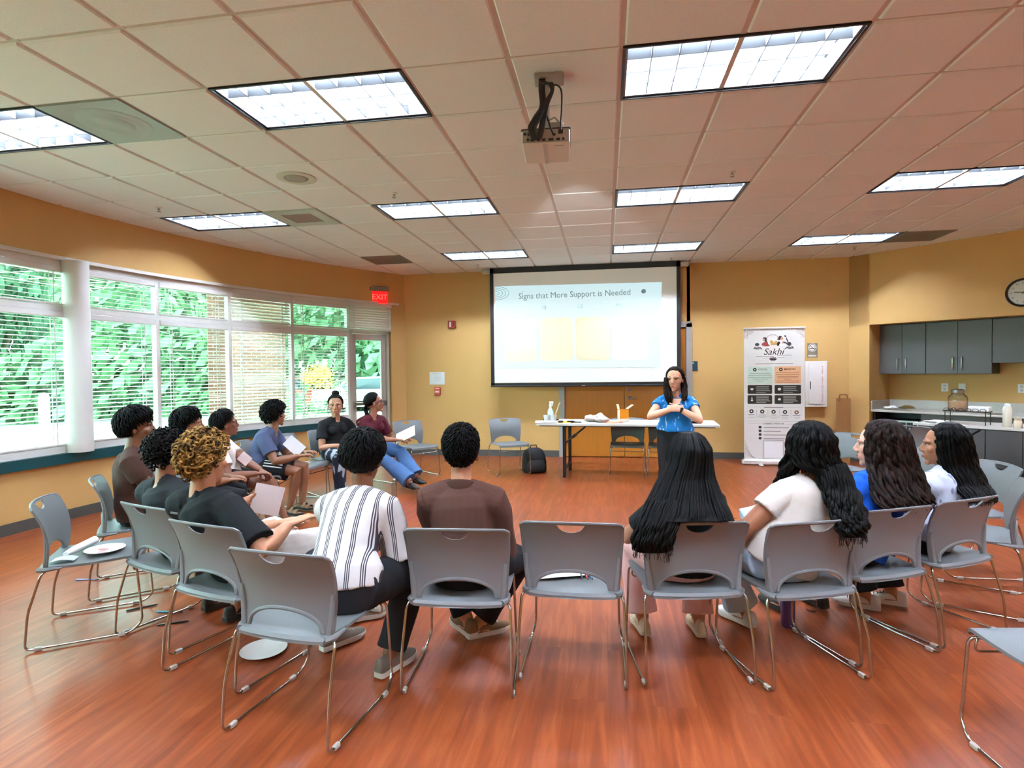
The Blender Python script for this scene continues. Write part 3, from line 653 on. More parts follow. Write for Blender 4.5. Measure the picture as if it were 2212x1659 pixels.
# ---------------------------------------------------------------- signs and devices on the back wall
def build_signs():
    RED = M('alarm_red', (150, 30, 22), rough=.4)
    y = BACK
    s = empty('fire_strobe', (-2.61, y, 2.26), label='small dark red fire alarm strobe with clear lens on back wall', cat='alarm')
    m = MB(); m.box((0, -.022, 0), (.13, .044, .13), bev=.006); m.build('body', RED, s); m = MB(); m.box((-.02, -.048, 0), (.03, .014, .09), bev=.004); m.build('lens', M('strobe_lens', (235, 225, 215), rough=.15), s)
    m = MB(); m.box((.033, -.046, .0), (.022, .004, .07)); m.build('sounder', M('alarm_dark', (96, 16, 14), rough=.5), s)
    p = empty('fire_pull_station', (-2.88, y, 1.115), label='red fire alarm pull station under the paper evacuation notice', cat='alarm')
    m = MB(); m.box((0, -.02, 0), (.105, .04, .14), bev=.006); m.build('body', M('pull_red', (196, 62, 48), rough=.4), p)
    m = MB(); m.box((0, -.048, -.012), (.07, .016, .03), bev=.003); m.build('handle', M('pull_white', (222, 190, 180), rough=.4), p)
    m = MB(); m.box((0, -.042, .05), (.066, .004, .012)); m.build('label_strip', M('pull_white', (222, 190, 180)), p)
    n = empty('evacuation_notice', (-2.89, y, 1.335), label='white sheet with a faint floor plan pinned above the pull station', cat='notice')
    m = MB(); m.box((0, -.004, 0), (.27, .006, .215)); m.build('sheet', M('notice_paper', (222, 226, 226), rough=.7, var=.01), n)
    m = MB()
    for q in range(9): m.box((.01 + .02 * math.sin(q * 2.1), -.0078, -.045 + q * .013), (.09 + .03 * math.cos(q * 1.7), .001, .002)); m.box((-.05 + q * .015, -.0078, -.0), (.002, .001, .06 + .03 * math.sin(q * 2)))
    m.box((0, -.0078, .085), (.15, .001, .009)); m.build('plan_lines', M('notice_ink', (176, 186, 196)), n)
    t = empty('room_sign', (1.385, y, 1.495), label='square teal room sign with a white line of lettering, right of screen', cat='sign')
    m = MB(); m.box((0, -.005, 0), (.155, .01, .155), bev=.002); m.build('plate', M('sign_teal', (22, 66, 76), rough=.35), t); m = MB(); m.box((-.025, -.0108, .05), (.085, .0015, .016)); m.build('lettering', M('sign_white', (220, 226, 222)), t)
    w = empty('light_switch', (1.265, y, 1.27), label='white light switch plate on the wall behind the presenter', cat='switch')
    m = MB(); m.box((0, -.004, 0), (.12, .008, .125), bev=.002); m.build('plate', WHITE, w); m = MB(); m.box((0, -.012, 0), (.012, .016, .03)); m.build('toggle', M('switch_grey', (170, 168, 165)), w)
    k = empty('no_smoking_sign', (3.19, y, 1.72), label='grey sign with a white no smoking roundel above the extinguisher cabinet', cat='sign')
    GS = M('sign_grey', (128, 120, 104), rough=.4); WS = M('sign_cream', (222, 216, 200), rough=.45)
    m = MB(); m.box((0, -.004, 0), (.15, .008, .225), bev=.002); m.build('plate', GS, k)
    m = MB(); m.tube([(0, -.0075, .04), (0, -.0095, .04)], .062, 32); m.box((0, -.009, -.085), (.12, .002, .022)); m.build('roundel', WS, k)
    m = MB(); m.box((-.004, -.0105, .03), (.07, .0015, .011)); m.box((.04, -.0105, .03), (.01, .0015, .011)); m.tube([(.03, -.0105, .042), (.025, -.0105, .055), (.034, -.0105, .068)], .003, 5)
    m.tube([V((.05 * math.cos(a), -.0105, .04 + .05 * math.sin(a))) for a in [q * PI / 16 for q in range(33)]], .0035, 5); m.box((0, -.0108, .04), (.1, .0015, .008), Matrix.Rotation(.78, 3, 'Y')); m.build('symbol', M('sign_dark', (70, 66, 60)), k)
    f = empty('extinguisher_cabinet', (3.215, y, 1.195), label='white wall cabinet with red FIRE EXTINGUISHER lettering down its door', cat='cabinet')
    WM = M('cabinet_white', (226, 222, 212), rough=.4, var=.02)
    m = MB(); m.box((0, -.05, 0), (.315, .1, .71), bev=.004)
    m.build('body', WM, f)
    m = MB(); m.box((.005, -.106, .005), (.235, .012, .63), bev=.003); dd = m.build('door', M('cabinet_door', (232, 228, 220), rough=.35, var=.01), f)
    m = MB(); m.box((-.088, -.116, -.02), (.01, .012, .12), bev=.002); m.build('handle', BLACK, dd)
    RL = M('lettering_red', (176, 40, 40))
    for q, ch in enumerate('FIRE EXTINGUISHER'):
        if ch != ' ': text(ch, .038, RL, dd, (.085, -.1125, .265 - q * .0335), name='letter')
    # exit sign by the glass door
    a = 35.9; c = arc(a, RW - .005, 2.755)
    e = empty('exit_sign', c, math.radians(90 - a), label='glowing red EXIT sign mounted above the glass door', cat='sign')
    e.rotation_euler.z = math.radians(32)
    m = MB(); m.box((0, -.03, .105), (.30, .06, .085), bev=.01); m.build('housing', M('exit_grey', (120, 112, 98), rough=.5), e)
    m = MB(); m.box((0, -.035, -.04), (.255, .02, .19), bev=.004); m.build('panel', M('exit_red', (255, 14, 14), rough=.3, var=.02, emit=1.6), e)
    text('EXIT', .125, M('exit_letters', (255, 70, 60), rough=.3, emit=1.9), e, (0, -.0462, -.04), name='lettering')
    m = MB(); m.box((-.165, -.03, .1), (.035, .07, .075), bev=.01); m.build('lamp_head', BLACK, e)
build_signs()
def build_banner():
    b = empty('pull_up_banner', (2.47, 9.03, 0), -.05, label='tall white pull-up banner headed Sakhi with boxed panels and icons', cat='banner')
    W, Z0, Z1 = .84, .085, 2.03
    AL = M('banner_alu', (216, 212, 206), rough=.35, metal=.35)
    m = MB(); m.box((0, .0, .045), (W + .06, .11, .085), bev=.02); m.build('base', AL, b)
    m = MB(); m.box((-.2, -.09, .012), (.06, .12, .02), bev=.004); m.build('foot', AL, b)
    m = MB(); m.box((0, 0, Z1 + .012), (W + .02, .03, .028), bev=.006); m.build('top_rail', AL, b)
    m = MB(); m.tube([(0, .03, .06), (0, .03, Z1)], .011, 10); m.build('pole', AL, b)
    m = MB(); m.box((0, 0, (Z0 + Z1) / 2), (W, .002, Z1 - Z0)); m.build('sheet', M('banner_sheet', (212, 206, 198), rough=.6, var=.01), b)
    Y = -.0012
    INK = M('banner_ink', (30, 28, 30)); GREY = M('banner_grey', (150, 142, 138)); MINT = M('banner_mint', (190, 206, 190)); PEACH = M('banner_peach', (222, 172, 130)); CREAM = M('banner_cream', (222, 214, 202))
    DK = M('banner_dark', (26, 28, 24)); BRN = M('banner_brown', (112, 66, 42)); PLUM = M('banner_plum', (74, 52, 60)); REDD = M('banner_red', (164, 66, 64)); TAN = M('banner_tan', (204, 160, 96)); SKIN = M('banner_skin', (186, 140, 112))
    # heights measured from photo rows: 708 px -> top, 1000 px -> base
    def z(px): return Z1 - (px - 708) / 292.0 * (Z1 - .02)
    def x(px): return (px - 1666) / 125.0 * W
    def bar(name, mat_, rows, lay=1):
        m = MB()
        for (x0, x1, yy, h) in rows: m.box(((x(x0) + x(x1)) / 2, Y - .0012 * lay, z(yy)), (abs(x(x1) - x(x0)), .001, h))
        return m.build(name, mat_, b)
    def disc(mb, px, py, r, lay=1): mb.tube([(x(px), Y - .0012 * lay - .0004, z(py)), (x(px), Y - .0012 * lay + .0004, z(py))], r, 20)
    # emblem: two seated women, a basket between them, arch above, leaf sprays
    def blob(name, mat_, parts, lay=1):
        m = MB()
        for (px, py, a, c, ang) in parts:
            pts = [V((x(px) + (a * math.cos(t) * math.cos(ang) - c * math.sin(t) * math.sin(ang)), Y - .0012 * lay, z(py) + (a * math.cos(t) * math.sin(ang) + c * math.sin(t) * math.cos(ang)))) for t in [2 * PI * k / 18 for k in range(18)]]
            m.poly(pts, .0006, (0, -1, 0))
        return m.build(name, mat_, b)
    blob('emblem_hair', INK, [(1647, 730, .03, .032, .4), (1651, 738, .014, .05, .35), (1679, 727, .028, .024, -.3), (1676, 730, .022, .018, .2), (1675, 740, .022, .034, -.4)], 1)
    blob('emblem_face', SKIN, [(1645, 731, .016, .02, .0), (1682, 729, .019, .024, 0), (1684, 738, .01, .02, 0)], 2)
    blob('emblem_dress', REDD, [(1647, 740, .046, .028, .3), (1650, 743, .05, .016, 0)], 2)
    blob('emblem_apron', CREAM, [(1684, 742, .05, .022, 0)], 2)
    blob('emblem_basket', TAN, [(1665, 740, .046, .022, 0), (1661, 736, .022, .026, .6), (1670, 737, .022, .026, -.6)], 1)
    blob('emblem_vessel', M('banner_vessel', (60, 54, 60)), [(1697, 741, .03, .03, 0), (1631, 741, .03, .024, 0), (1693, 733, .008, .05, .35), (1689, 724, .016, .012, -.6), (1690, 739, .05, .012, -.5)], 1)
    lv = [(1626 + 3.2 * k, 748 + 1.2 * (k % 3), .026, .0085, .9 - .42 * k) for k in range(5)] + [(1704 - 3.2 * k, 748 + 1.2 * (k % 3), .026, .0085, -.9 + .42 * k + PI) for k in range(5)]
    blob('emblem_leaves', M('banner_leaf', (92, 88, 84)), lv, 1)
    m = MB(); m.tube([V((x(1663) + .085 * math.cos(a), Y - .0012, z(731) + .075 * math.sin(a))) for a in [PI * k / 20 for k in range(21)]], .0035, 4); m.build('emblem_arch', GREY, b)
    text('Sakhi', .135, INK, b, (x(1664.5), Y - .001, z(757.5)), name='lettering', shear=.32)
    blob('lotus', PLUM, [(1664, 772, .010, .028, 0), (1661, 772.5, .010, .028, .5), (1667, 772.5, .010, .028, -.5), (1659.5, 774, .01, .028, 1.0), (1668.5, 774, .01, .028, -1.0)], 1)
    bar('small_print', GREY, [(1628, 1666, 767, .008), (1672, 1703, 765, .008), (1642, 1658, 770.5, .004), (1672, 1688, 770, .004), (1627, 1705, 783, .009)])
    # vision and mission boxes
    def panel(name, mat_, x0, x1, y0, y1, r, lay=1):
        m = MB(); m.poly([p + V(((x(x0) + x(x1)) / 2, 0, (z(y0) + z(y1)) / 2)) for p in rrect(x(x1) - x(x0), z(y0) - z(y1), r, z=Y - .0012 * lay)], .0006, (0, -1, 0)); return m.build(name, mat_, b)
    panel('mint_panel', MINT, 1611, 1663, 789, 826, .008); panel('peach_panel', PEACH, 1667, 1721, 789, 826, .008)
    m = MB(); disc(m, 1626, 795.5, .026, 2); m.build('round_icon', DK, b); m = MB(); disc(m, 1680, 795.5, .026, 2); m.build('round_icon', M('banner_icon_brown', (62, 30, 18)), b)
    m = MB(); disc(m, 1626, 795.5, .009, 3); disc(m, 1680, 795.5, .009, 3); m.build('icon_centre', CREAM, b)
    text('VISION', .042, GREY, b, (x(1642), Y - .0022, z(795.5)), name='lettering', bold=.001); text('MISSION', .042, M('banner_mission', (120, 66, 36)), b, (x(1698), Y - .0022, z(795.5)), name='lettering', bold=.001)
    bar('small_print', M('banner_mint_ink', (128, 142, 128)), [(1616, 1658, 803.5, .008), (1613, 1661, 807.5, .008), (1613, 1662, 812, .008), (1622, 1653, 816, .008), (1629, 1645, 820.5, .008)], 2)
    bar('small_print', M('banner_peach_ink', (186, 128, 96)), [(1670, 1718, 802, .01), (1670, 1718, 806.5, .01), (1672, 1716, 811, .01), (1674, 1714, 814, .01), (1686, 1701, 817, .01), (1671, 1717, 820, .01), (1671, 1717, 823.5, .01)], 2)
    # four dark boxes
    LI = M('banner_light_ink', (166, 164, 156))
    for (x0, x1, y0, y1) in ((1611, 1662, 829, 848), (1667, 1721, 829, 848), (1611, 1662, 851, 870), (1667, 1721, 851, 870)):
        panel('dark_panel', DK, x0, x1, y0, y1, .014)
        bar('small_print', LI, [(x0 + 18, x0 + 44, y0 + 4, .012), (x0 + 18, x0 + 44, y0 + 8.5, .010), (x0 + 18, x0 + 47, y0 + 12.5, .009), (x0 + 18, x0 + 38, y0 + 16, .007)], 2)
    hm = MB()
    pts = []
    for k in range(24):
        t = 2 * PI * k / 24; pts.append(V((x(1620) + .0014 * 16 * math.sin(t) ** 3, Y - .003, z(838) + .0013 * (13 * math.cos(t) - 5 * math.cos(2 * t) - 2 * math.cos(3 * t) - math.cos(4 * t)))))
    hm.poly(pts, .0006, (0, -1, 0)); hm.build('heart_icon', CREAM, b)
    blob('panel_icon', CREAM, [(1677, 838, .022, .02, 0), (1677, 860, .02, .016, 0), (1620, 862, .016, .014, 0), (1620, 857.5, .008, .016, 0)], 2)
    # row of five round icons
    bar('rule_lines', GREY, [(1611, 1642, 876.5, .003), (1685, 1720, 877.5, .003), (1611, 1721, 907.5, .003), (1612, 1640, 912, .003), (1688, 1720, 914, .003), (1629.3, 1629.9, 891, .12), (1653, 1653.6, 891, .12), (1677, 1677.6, 891, .12), (1700, 1700.6, 891, .12)])
    bar('small_print', M('banner_mid', (104, 98, 96)), [(1645, 1685, 877.2, .012), (1612, 1625, 893.5, .008), (1634, 1649, 894, .008), (1659, 1671, 894, .008), (1681, 1696, 895, .008), (1704, 1720, 895, .008)])
    bar('small_print', GREY, [(1612, 1626, 899.5, .006), (1632, 1651, 897.5, .005), (1634, 1648, 900, .005), (1655, 1676, 898, .005), (1659, 1672, 900.5, .005), (1681, 1695, 899, .005), (1682, 1694, 902, .005), (1706, 1719, 899, .005), (1708, 1717, 901.5, .005)])
    for q, px in enumerate((1619, 1641.5, 1665, 1688.5, 1712)):
        m = MB(); disc(m, px, 886 + q * .5, .03, 1); m.build('round_icon', DK if q < 4 else BRN, b); m = MB(); disc(m, px, 886 + q * .5, .012, 2); m.build('icon_centre', CREAM, b)
    text('CONNECT WITH US', .032, M('banner_mid', (104, 98, 96)), b, (x(1664), Y - .001, z(913)), name='lettering', bold=.0008)
    for q, (y_, w) in enumerate(((920.5, 52), (928.5, 36), (936.5, 46), (944.5, 44))):
        m = MB(); m.poly([p + V((x(1637), 0, z(y_))) for p in rrect(.04, .036, .009, z=Y - .0012)], .0006, (0, -1, 0)); m.build('square_icon', DK, b)
        bar('small_print', GREY, [(1644, 1644 + w, y_ + .8, .014)])
    # empty framed square near the foot (its code is left out) and corner flourishes
    m = MB(); m.tube(rrect(.285, .285, .02, z=Y - .0012, c=(x(1664.5), z(969.5))) + [rrect(.285, .285, .02, z=Y - .0012, c=(x(1664.5), z(969.5)))[0]], .003, 4); m.build('square_outline', M('banner_outline', (110, 104, 116)), b)
    panel('white_square', M('banner_white', (226, 222, 220)), 1646, 1683, 953, 986, .012)
    m = MB()
    for sx in (-1, 1):
        for k in range(3):
            m.tube([V((sx * (W / 2 - .01 - .13 * t), Y - .001, Z1 - .02 - .03 * k * (1 - t) - .05 * math.sin(t * 3 + k))) for t in [q / 8 for q in range(9)]], .0025, 4)
            m.tube([V((sx * (W / 2 - .01 - .02 * k), Y - .001, Z1 - .02 - .12 * t)) for t in [q / 4 for q in range(5)]], .002, 4)
    for k in range(4): m.tube([V((-W / 2 + .01 + .15 * t, Y - .001, Z0 + .02 + (.26 - .06 * k) * (1 - t) ** 2)) for t in [q / 8 for q in range(9)]], .0025, 4)
    m.build('corner_flourish', M('banner_flourish', (160, 140, 130)), b)
build_banner()
# ---------------------------------------------------------------- stacking chairs
def fillet(pts, r, n=6):
    pts = [V(p) for p in pts]; out = [pts[0]]
    for i in range(1, len(pts) - 1):
        a, b, c = pts[i - 1], pts[i], pts[i + 1]
        d0 = min(r, (a - b).length * .45); d1 = min(r, (c - b).length * .45)
        p, q = b + (a - b).normalized() * d0, b + (c - b).normalized() * d1
        for k in range(n + 1):
            t = k / n; out.append(p * (1 - t) ** 2 + b * (2 * t * (1 - t)) + q * t * t)
    return out + [pts[-1]]
CH_GREY = M('chair_grey', (108, 112, 113), rough=.42, var=.03, scale=8, bump=.05, bscale=400)
def backrest_mesh():
    m = MB(); TH = .009; NU = 45; n1, n2 = 9, 4
    ztop = lambda u: .748 + .012 * (1 - u * u) - (.02 * max(0, (abs(u) - .9) / .1) ** 2)
    def yc(z):
        t = (z - .42) / .335
        return -.200 + .030 * math.sin(min(1, t) * PI * .62) - .085 * max(0, t) ** 2.2
    def pos(u, z, off):
        hw = .217 + .027 * (z - .42) / .335
        return V((u * hw, yc(z) + .034 * u * u + off, z))
    us = sorted(set([-1 + 2 * i / (NU - 1) for i in range(NU)] + [-.245, .245, -.78, .78]))
    cols = []
    for u in us:
        zb = .428 + (.088 * math.sqrt(max(0, 1 - (u / .8) ** 2)) if abs(u) < .8 else 0)
        zt = ztop(u); zh = zt - .013
        zl = zh - (.040 * math.sqrt(max(0, 1 - (u / .25) ** 2)) if abs(u) < .25 else 0)
        cols.append([zb + (zl - zb) * i / n1 for i in range(n1 + 1)] + [zh + (zt - zh) * i / n2 for i in range(n2 + 1)])
    N = len(us); K = n1 + n2 + 2
    front = [[pos(us[i], z, TH / 2) for z in cols[i]] for i in range(N)]; back = [[pos(us[i], z, -TH / 2) for z in cols[i]] for i in range(N)]
    m.v = [tuple(p) for c in front for p in c] + [tuple(p) for c in back for p in c]
    F = lambda i, j: i * K + j
    Bk = lambda i, j: N * K + i * K + j
    hole = lambda i: abs(us[i]) < .25 - 1e-6
    for i in range(N - 1):
        for j in range(K - 1):
            if j == n1:
                continue
            m.f.append((F(i, j), F(i + 1, j), F(i + 1, j + 1), F(i, j + 1))); m.f.append((Bk(i, j), Bk(i, j + 1), Bk(i + 1, j + 1), Bk(i + 1, j)))
        if hole(i) or hole(i + 1):
            m.f.append((F(i, n1), F(i + 1, n1), Bk(i + 1, n1), Bk(i, n1))); m.f.append((F(i, n1 + 1), Bk(i, n1 + 1), Bk(i + 1, n1 + 1), F(i + 1, n1 + 1)))
        m.f.append((F(i, 0), Bk(i, 0), Bk(i + 1, 0), F(i + 1, 0))); m.f.append((F(i, K - 1), F(i + 1, K - 1), Bk(i + 1, K - 1), Bk(i, K - 1)))
    for j in range(K - 1):
        if j == n1: continue
        m.f.append((F(0, j), F(0, j + 1), Bk(0, j + 1), Bk(0, j))); m.f.append((F(N - 1, j), Bk(N - 1, j), Bk(N - 1, j + 1), F(N - 1, j + 1)))
    # raised lip round the arch, side ribs and the rolled top
    arch = []
    for k in range(41):
        u = -.8 + 1.6 * k / 40; z = .430 + .088 * math.sqrt(max(0, 1 - (u / .8) ** 2)); arch.append(pos(u, z, -.004))
    m.tube(arch, .0085, 8)
    for s in (-1, 1):
        m.tube([pos(s * .93, .418, -.004), pos(s * .945, .50, -.008), pos(s * .95, .585, -.006)], [(.016, .012), (.012, .011), (.009, .007)], 8, side=(1, 0, 0))
        m.tube([pos(s * .985, .43, 0), pos(s * .99, .55, 0), pos(s * .985, .66, 0), pos(s * .97, .738, 0)], .0062, 6)
    m.tube([pos(u, ztop(u) - .001, 0) for u in [-.97 + 1.94 * k / 24 for k in range(25)]], .0062, 6)
    return m
def seat_mesh():
    m = MB(); rows = []
    prof = [(-.212, .412, .200), (-.200, .424, .208), (-.16, .428, .213), (-.08, .4265, .220), (.02, .4275, .226), (.12, .433, .229), (.19, .4375, .227), (.225, .435, .222), (.245, .424, .214), (.247, .412, .208)]
    NUU = 16
    for (y, z, hw) in prof:
        rows.append([V((hw * u, y + .012 * (1 - u * u) * (1 if y > .1 else -1 if y < -.15 else 0), z - .007 * (1 - u * u) * (1 if -.18 < y < .2 else .2) + .008 * max(0, abs(u) - .8))) for u in [-1 + 2 * k / NUU for k in range(NUU + 1)]])
    loops = []
    for r in rows:
        loops.append(r + [p - V((0, 0, .013)) for p in reversed(r)])
    m.loft(loops)
    for s in (-1, 1): m.tube([(s * .2, -.205, .415), (s * .222, -.17, .417), (s * .222, -.10, .419)], [(.014, .016), (.012, .015), (.006, .008)], 8)
    return m
def build_chair():
    c = empty('stacking_chair')
    seat_mesh().build('seat', CH_GREY, c, smooth=True, auto=42)
    backrest_mesh().build('backrest', CH_GREY, c, smooth=True, auto=42)
    for s in (-1, 1):
        m = MB()
        path = fillet([(s * .16, -.13, .408), (s * .236, -.185, .408), (s * .246, -.245, .20), (s * .247, -.262, .0125), (s * .242, .205, .0125), (s * .226, .262, .062), (s * .218, .236, .400), (s * .15, .18, .408)], .035)
        m.tube(path, .0062, 8); m.build('sled_leg', CHROME, c, smooth=True)
    m = MB(); m.tube(fillet([(-.20, .215, .402), (-.205, .225, .345), (.205, .225, .345), (.20, .215, .402)], .03), .005, 8); m.build('crossbar', CHROME, c, smooth=True)
    GLD = M('clear_glide', (172, 166, 156), rough=.3)
    for s in (-1, 1):
        for y in (-.205, .165):
            m = MB(); m.box((s * .2455, y, .0115), (.018, .036, .021), bev=.004); m.build('glide', GLD, c)
    return c
CHAIRS = [
 # x, y, heading, label
 (-2.94, 2.86, 35, 'empty grey stacking chair at far left with a paper roll and plate on its seat'),
 (-2.37, 2.90, 71, 'grey stacking chair under the dark-haired person in black, beside the curly blond person'),
 (-1.82, 2.61, 75, 'grey stacking chair under the person with curly blond-tipped hair'),
 (-1.25, 2.27, 82, 'grey stacking chair with its back to us under the person in the striped shirt'),
 (-0.68, 2.67, 94.6, 'grey stacking chair under the person in the brown collared shirt'),
 (-0.163, 2.84, 90, 'empty grey stacking chair in the middle with a paper sheet and pens on its seat'),
 (0.37, 2.91, 100, 'grey stacking chair half covered by very long straight black hair'),
 (0.87, 2.98, 110, 'grey stacking chair under the person in the white tee and light jeans'),
 (1.31, 3.27, 115, 'grey stacking chair under the person in royal blue with wavy brown hair'),
 (1.77, 3.53, 120, 'grey stacking chair under the person with black hair and a pale patterned top'),
 (2.24, 3.93, 152, 'empty grey stacking chair turned sideways by the right edge beside the patterned top'),
 (1.63, 2.25, 97, 'grey stacking chair in the bottom right corner, only its seat and front leg visible'),
 (2.36, 6.30, 212, 'empty grey stacking chair facing us in front of the brown paper bag'),
 (2.50, 5.12, 200, 'empty grey stacking chair seen between the two women in profile on the right'),
 (2.52, 4.54, 182, 'empty grey stacking chair whose pale rim shows just right of the black-haired woman in profile'),
 (3.66, 7.50, 40, 'grey stacking chair holding a stack of white trays before the kitchenette'),
 (-3.22, 3.48, 40, 'grey stacking chair under the boy in brown by the window'),
 (-3.36, 4.12, 33, 'grey stacking chair hidden behind the boy in the light blue collared shirt'),
 (-3.47, 4.74, 25, 'grey stacking chair under the boy in the white polo shirt'),
 (-3.48, 5.36, 12, 'grey stacking chair under the boy in the navy tee and striped shorts'),
 (-3.42, 5.92, -8, 'empty grey stacking chair with a plate and paper sheet between navy tee and black top'),
 (-3.24, 6.45, -38, 'grey stacking chair under the woman in the black top and patterned trousers'),
 (-2.98, 6.90, -26, 'grey stacking chair under the woman in maroon and jeans'),
 (-2.62, 7.62, -38, 'empty grey stacking chair in the far corner right of the woman in maroon'),
 (-1.36, 8.00, -62, 'empty grey stacking chair by the back wall next to the black bag'),
 (0.29, 8.08, -93, 'grey stacking chair tucked behind the folding table, left of the pair'),
 (0.80, 8.04, -96, 'grey stacking chair tucked behind the folding table beside the presenter'),
]
def place_chairs():
    c0 = build_chair()
    for k, (x, y, h, lab) in enumerate(CHAIRS):
        o = c0 if k == 0 else copy_tree(c0)
        o.location = (x, y, 0); o.rotation_euler = (0, 0, math.radians(h - 90)); tag(o, lab, 'chair', 'grey stacking chairs in the circle')
place_chairs()
def on_chair(k, fx, fy, z=0.0):
    x, y, h, _ = CHAIRS[k]; a = math.radians(h - 90)
    return V((x + fx * math.cos(a) - fy * math.sin(a), y + fx * math.sin(a) + fy * math.cos(a), z))
# ---------------------------------------------------------------- tables
def folding_table(name, loc, rz, L, D, label):
    t = empty(name, loc, rz, label=label, cat='table', group='white folding tables')
    TOPM = M('table_top', (196, 192, 184), rough=.4, var=.03)
    m = MB(); m.poly([p + V((0, 0, .713)) for p in rrect(L, D, .03, plane='xy')], .024); m.build('tabletop', TOPM, t, smooth=True, auto=40)
    m = MB(); m.box((0, 0, .705), (L - .1, D - .1, .016)); m.build('underside', BLACK, t)
    for s in (-1, 1):
        m = MB(); x = s * (L / 2 - .38)
        for q in (-1, 1): m.box((x, q * (D / 2 - .1), .35), (.045, .03, .70), bev=.004)
        m.box((x, 0, .68), (.03, D - .2, .03)); m.box((x, 0, .12), (.03, D - .2, .03)); m.build('leg', BLACK, t)
        m = MB(); m.tube([(x, -D / 2 + .1, .46), (x - s * .28, -D / 2 + .12, .69)], .012, 8); m.box((x - s * .13, -D / 2 + .11, .566), (.07, .02, .04), Matrix.Rotation(s * .69, 3, 'Y')); m.build('brace', BLACK, t)
    return t
folding_table('folding_table', (.26, 7.945, 0), -.07, 2.36, .76, 'long grey folding table with supplies in front of the wooden doors')
def t_at(x, y, z=.7375):
    a = -.07; return V((.26 + x * math.cos(a) - y * math.sin(a), 7.945 + x * math.sin(a) + y * math.cos(a), z))
def crumple(name, m, size, seed, parent=None, n=3, amp=.35):
    random.seed(seed); mb = MB(); mb.ell((0, 0, size[2] * .5), (size[0] / 2, size[1] / 2, size[2] / 2), nu=18, nv=11)
    vs = []
    for p in mb.v:
        p = V(p); d = noise.noise(V((p.x / size[0] * 3.1 + seed, p.y / size[1] * 3.1, p.z / size[2] * 2.4))) * amp
        vs.append((p.x * (1 + d), p.y * (1 + d), max(.0, p.z * (1 + d))))
    mb.v = vs; return mb.build(name, m, parent, smooth=False)
PAPER = M('white_paper', (232, 230, 224), rough=.7, var=.01)
def sheet(loc, rz, w, d, label, name='paper_sheet', group='loose paper sheets', mat_=None, curl=.0, tilt=None, lines=0):
    m = MB(); n = 8
    top = [[V((-w / 2 + w * i / n, -d / 2 + d * j, curl * math.sin(PI * i / n * .9 + .2) + .0006)) for i in range(n + 1)] for j in (0, .5, 1)]
    m.loft([r + [p - V((0, 0, .0009)) for p in reversed(r)] for r in top])
    o = m.build(name, mat_ or PAPER, smooth=False); o.location = loc; o.rotation_euler = (tilt[0] if tilt else 0, tilt[1] if tilt else 0, rz); tag(o, label, 'paper', group)
    if lines:
        q = MB()
        for k in range(lines): q.box((0, -d / 2 + d * (k + 1.5) / (lines + 2), .0016 + curl * .9), (w * (.7 - .2 * (k % 3 == 2)), d * .015, .0004))
        q.build('printed_lines', M('print_grey', (170, 170, 170)), o)
    return o
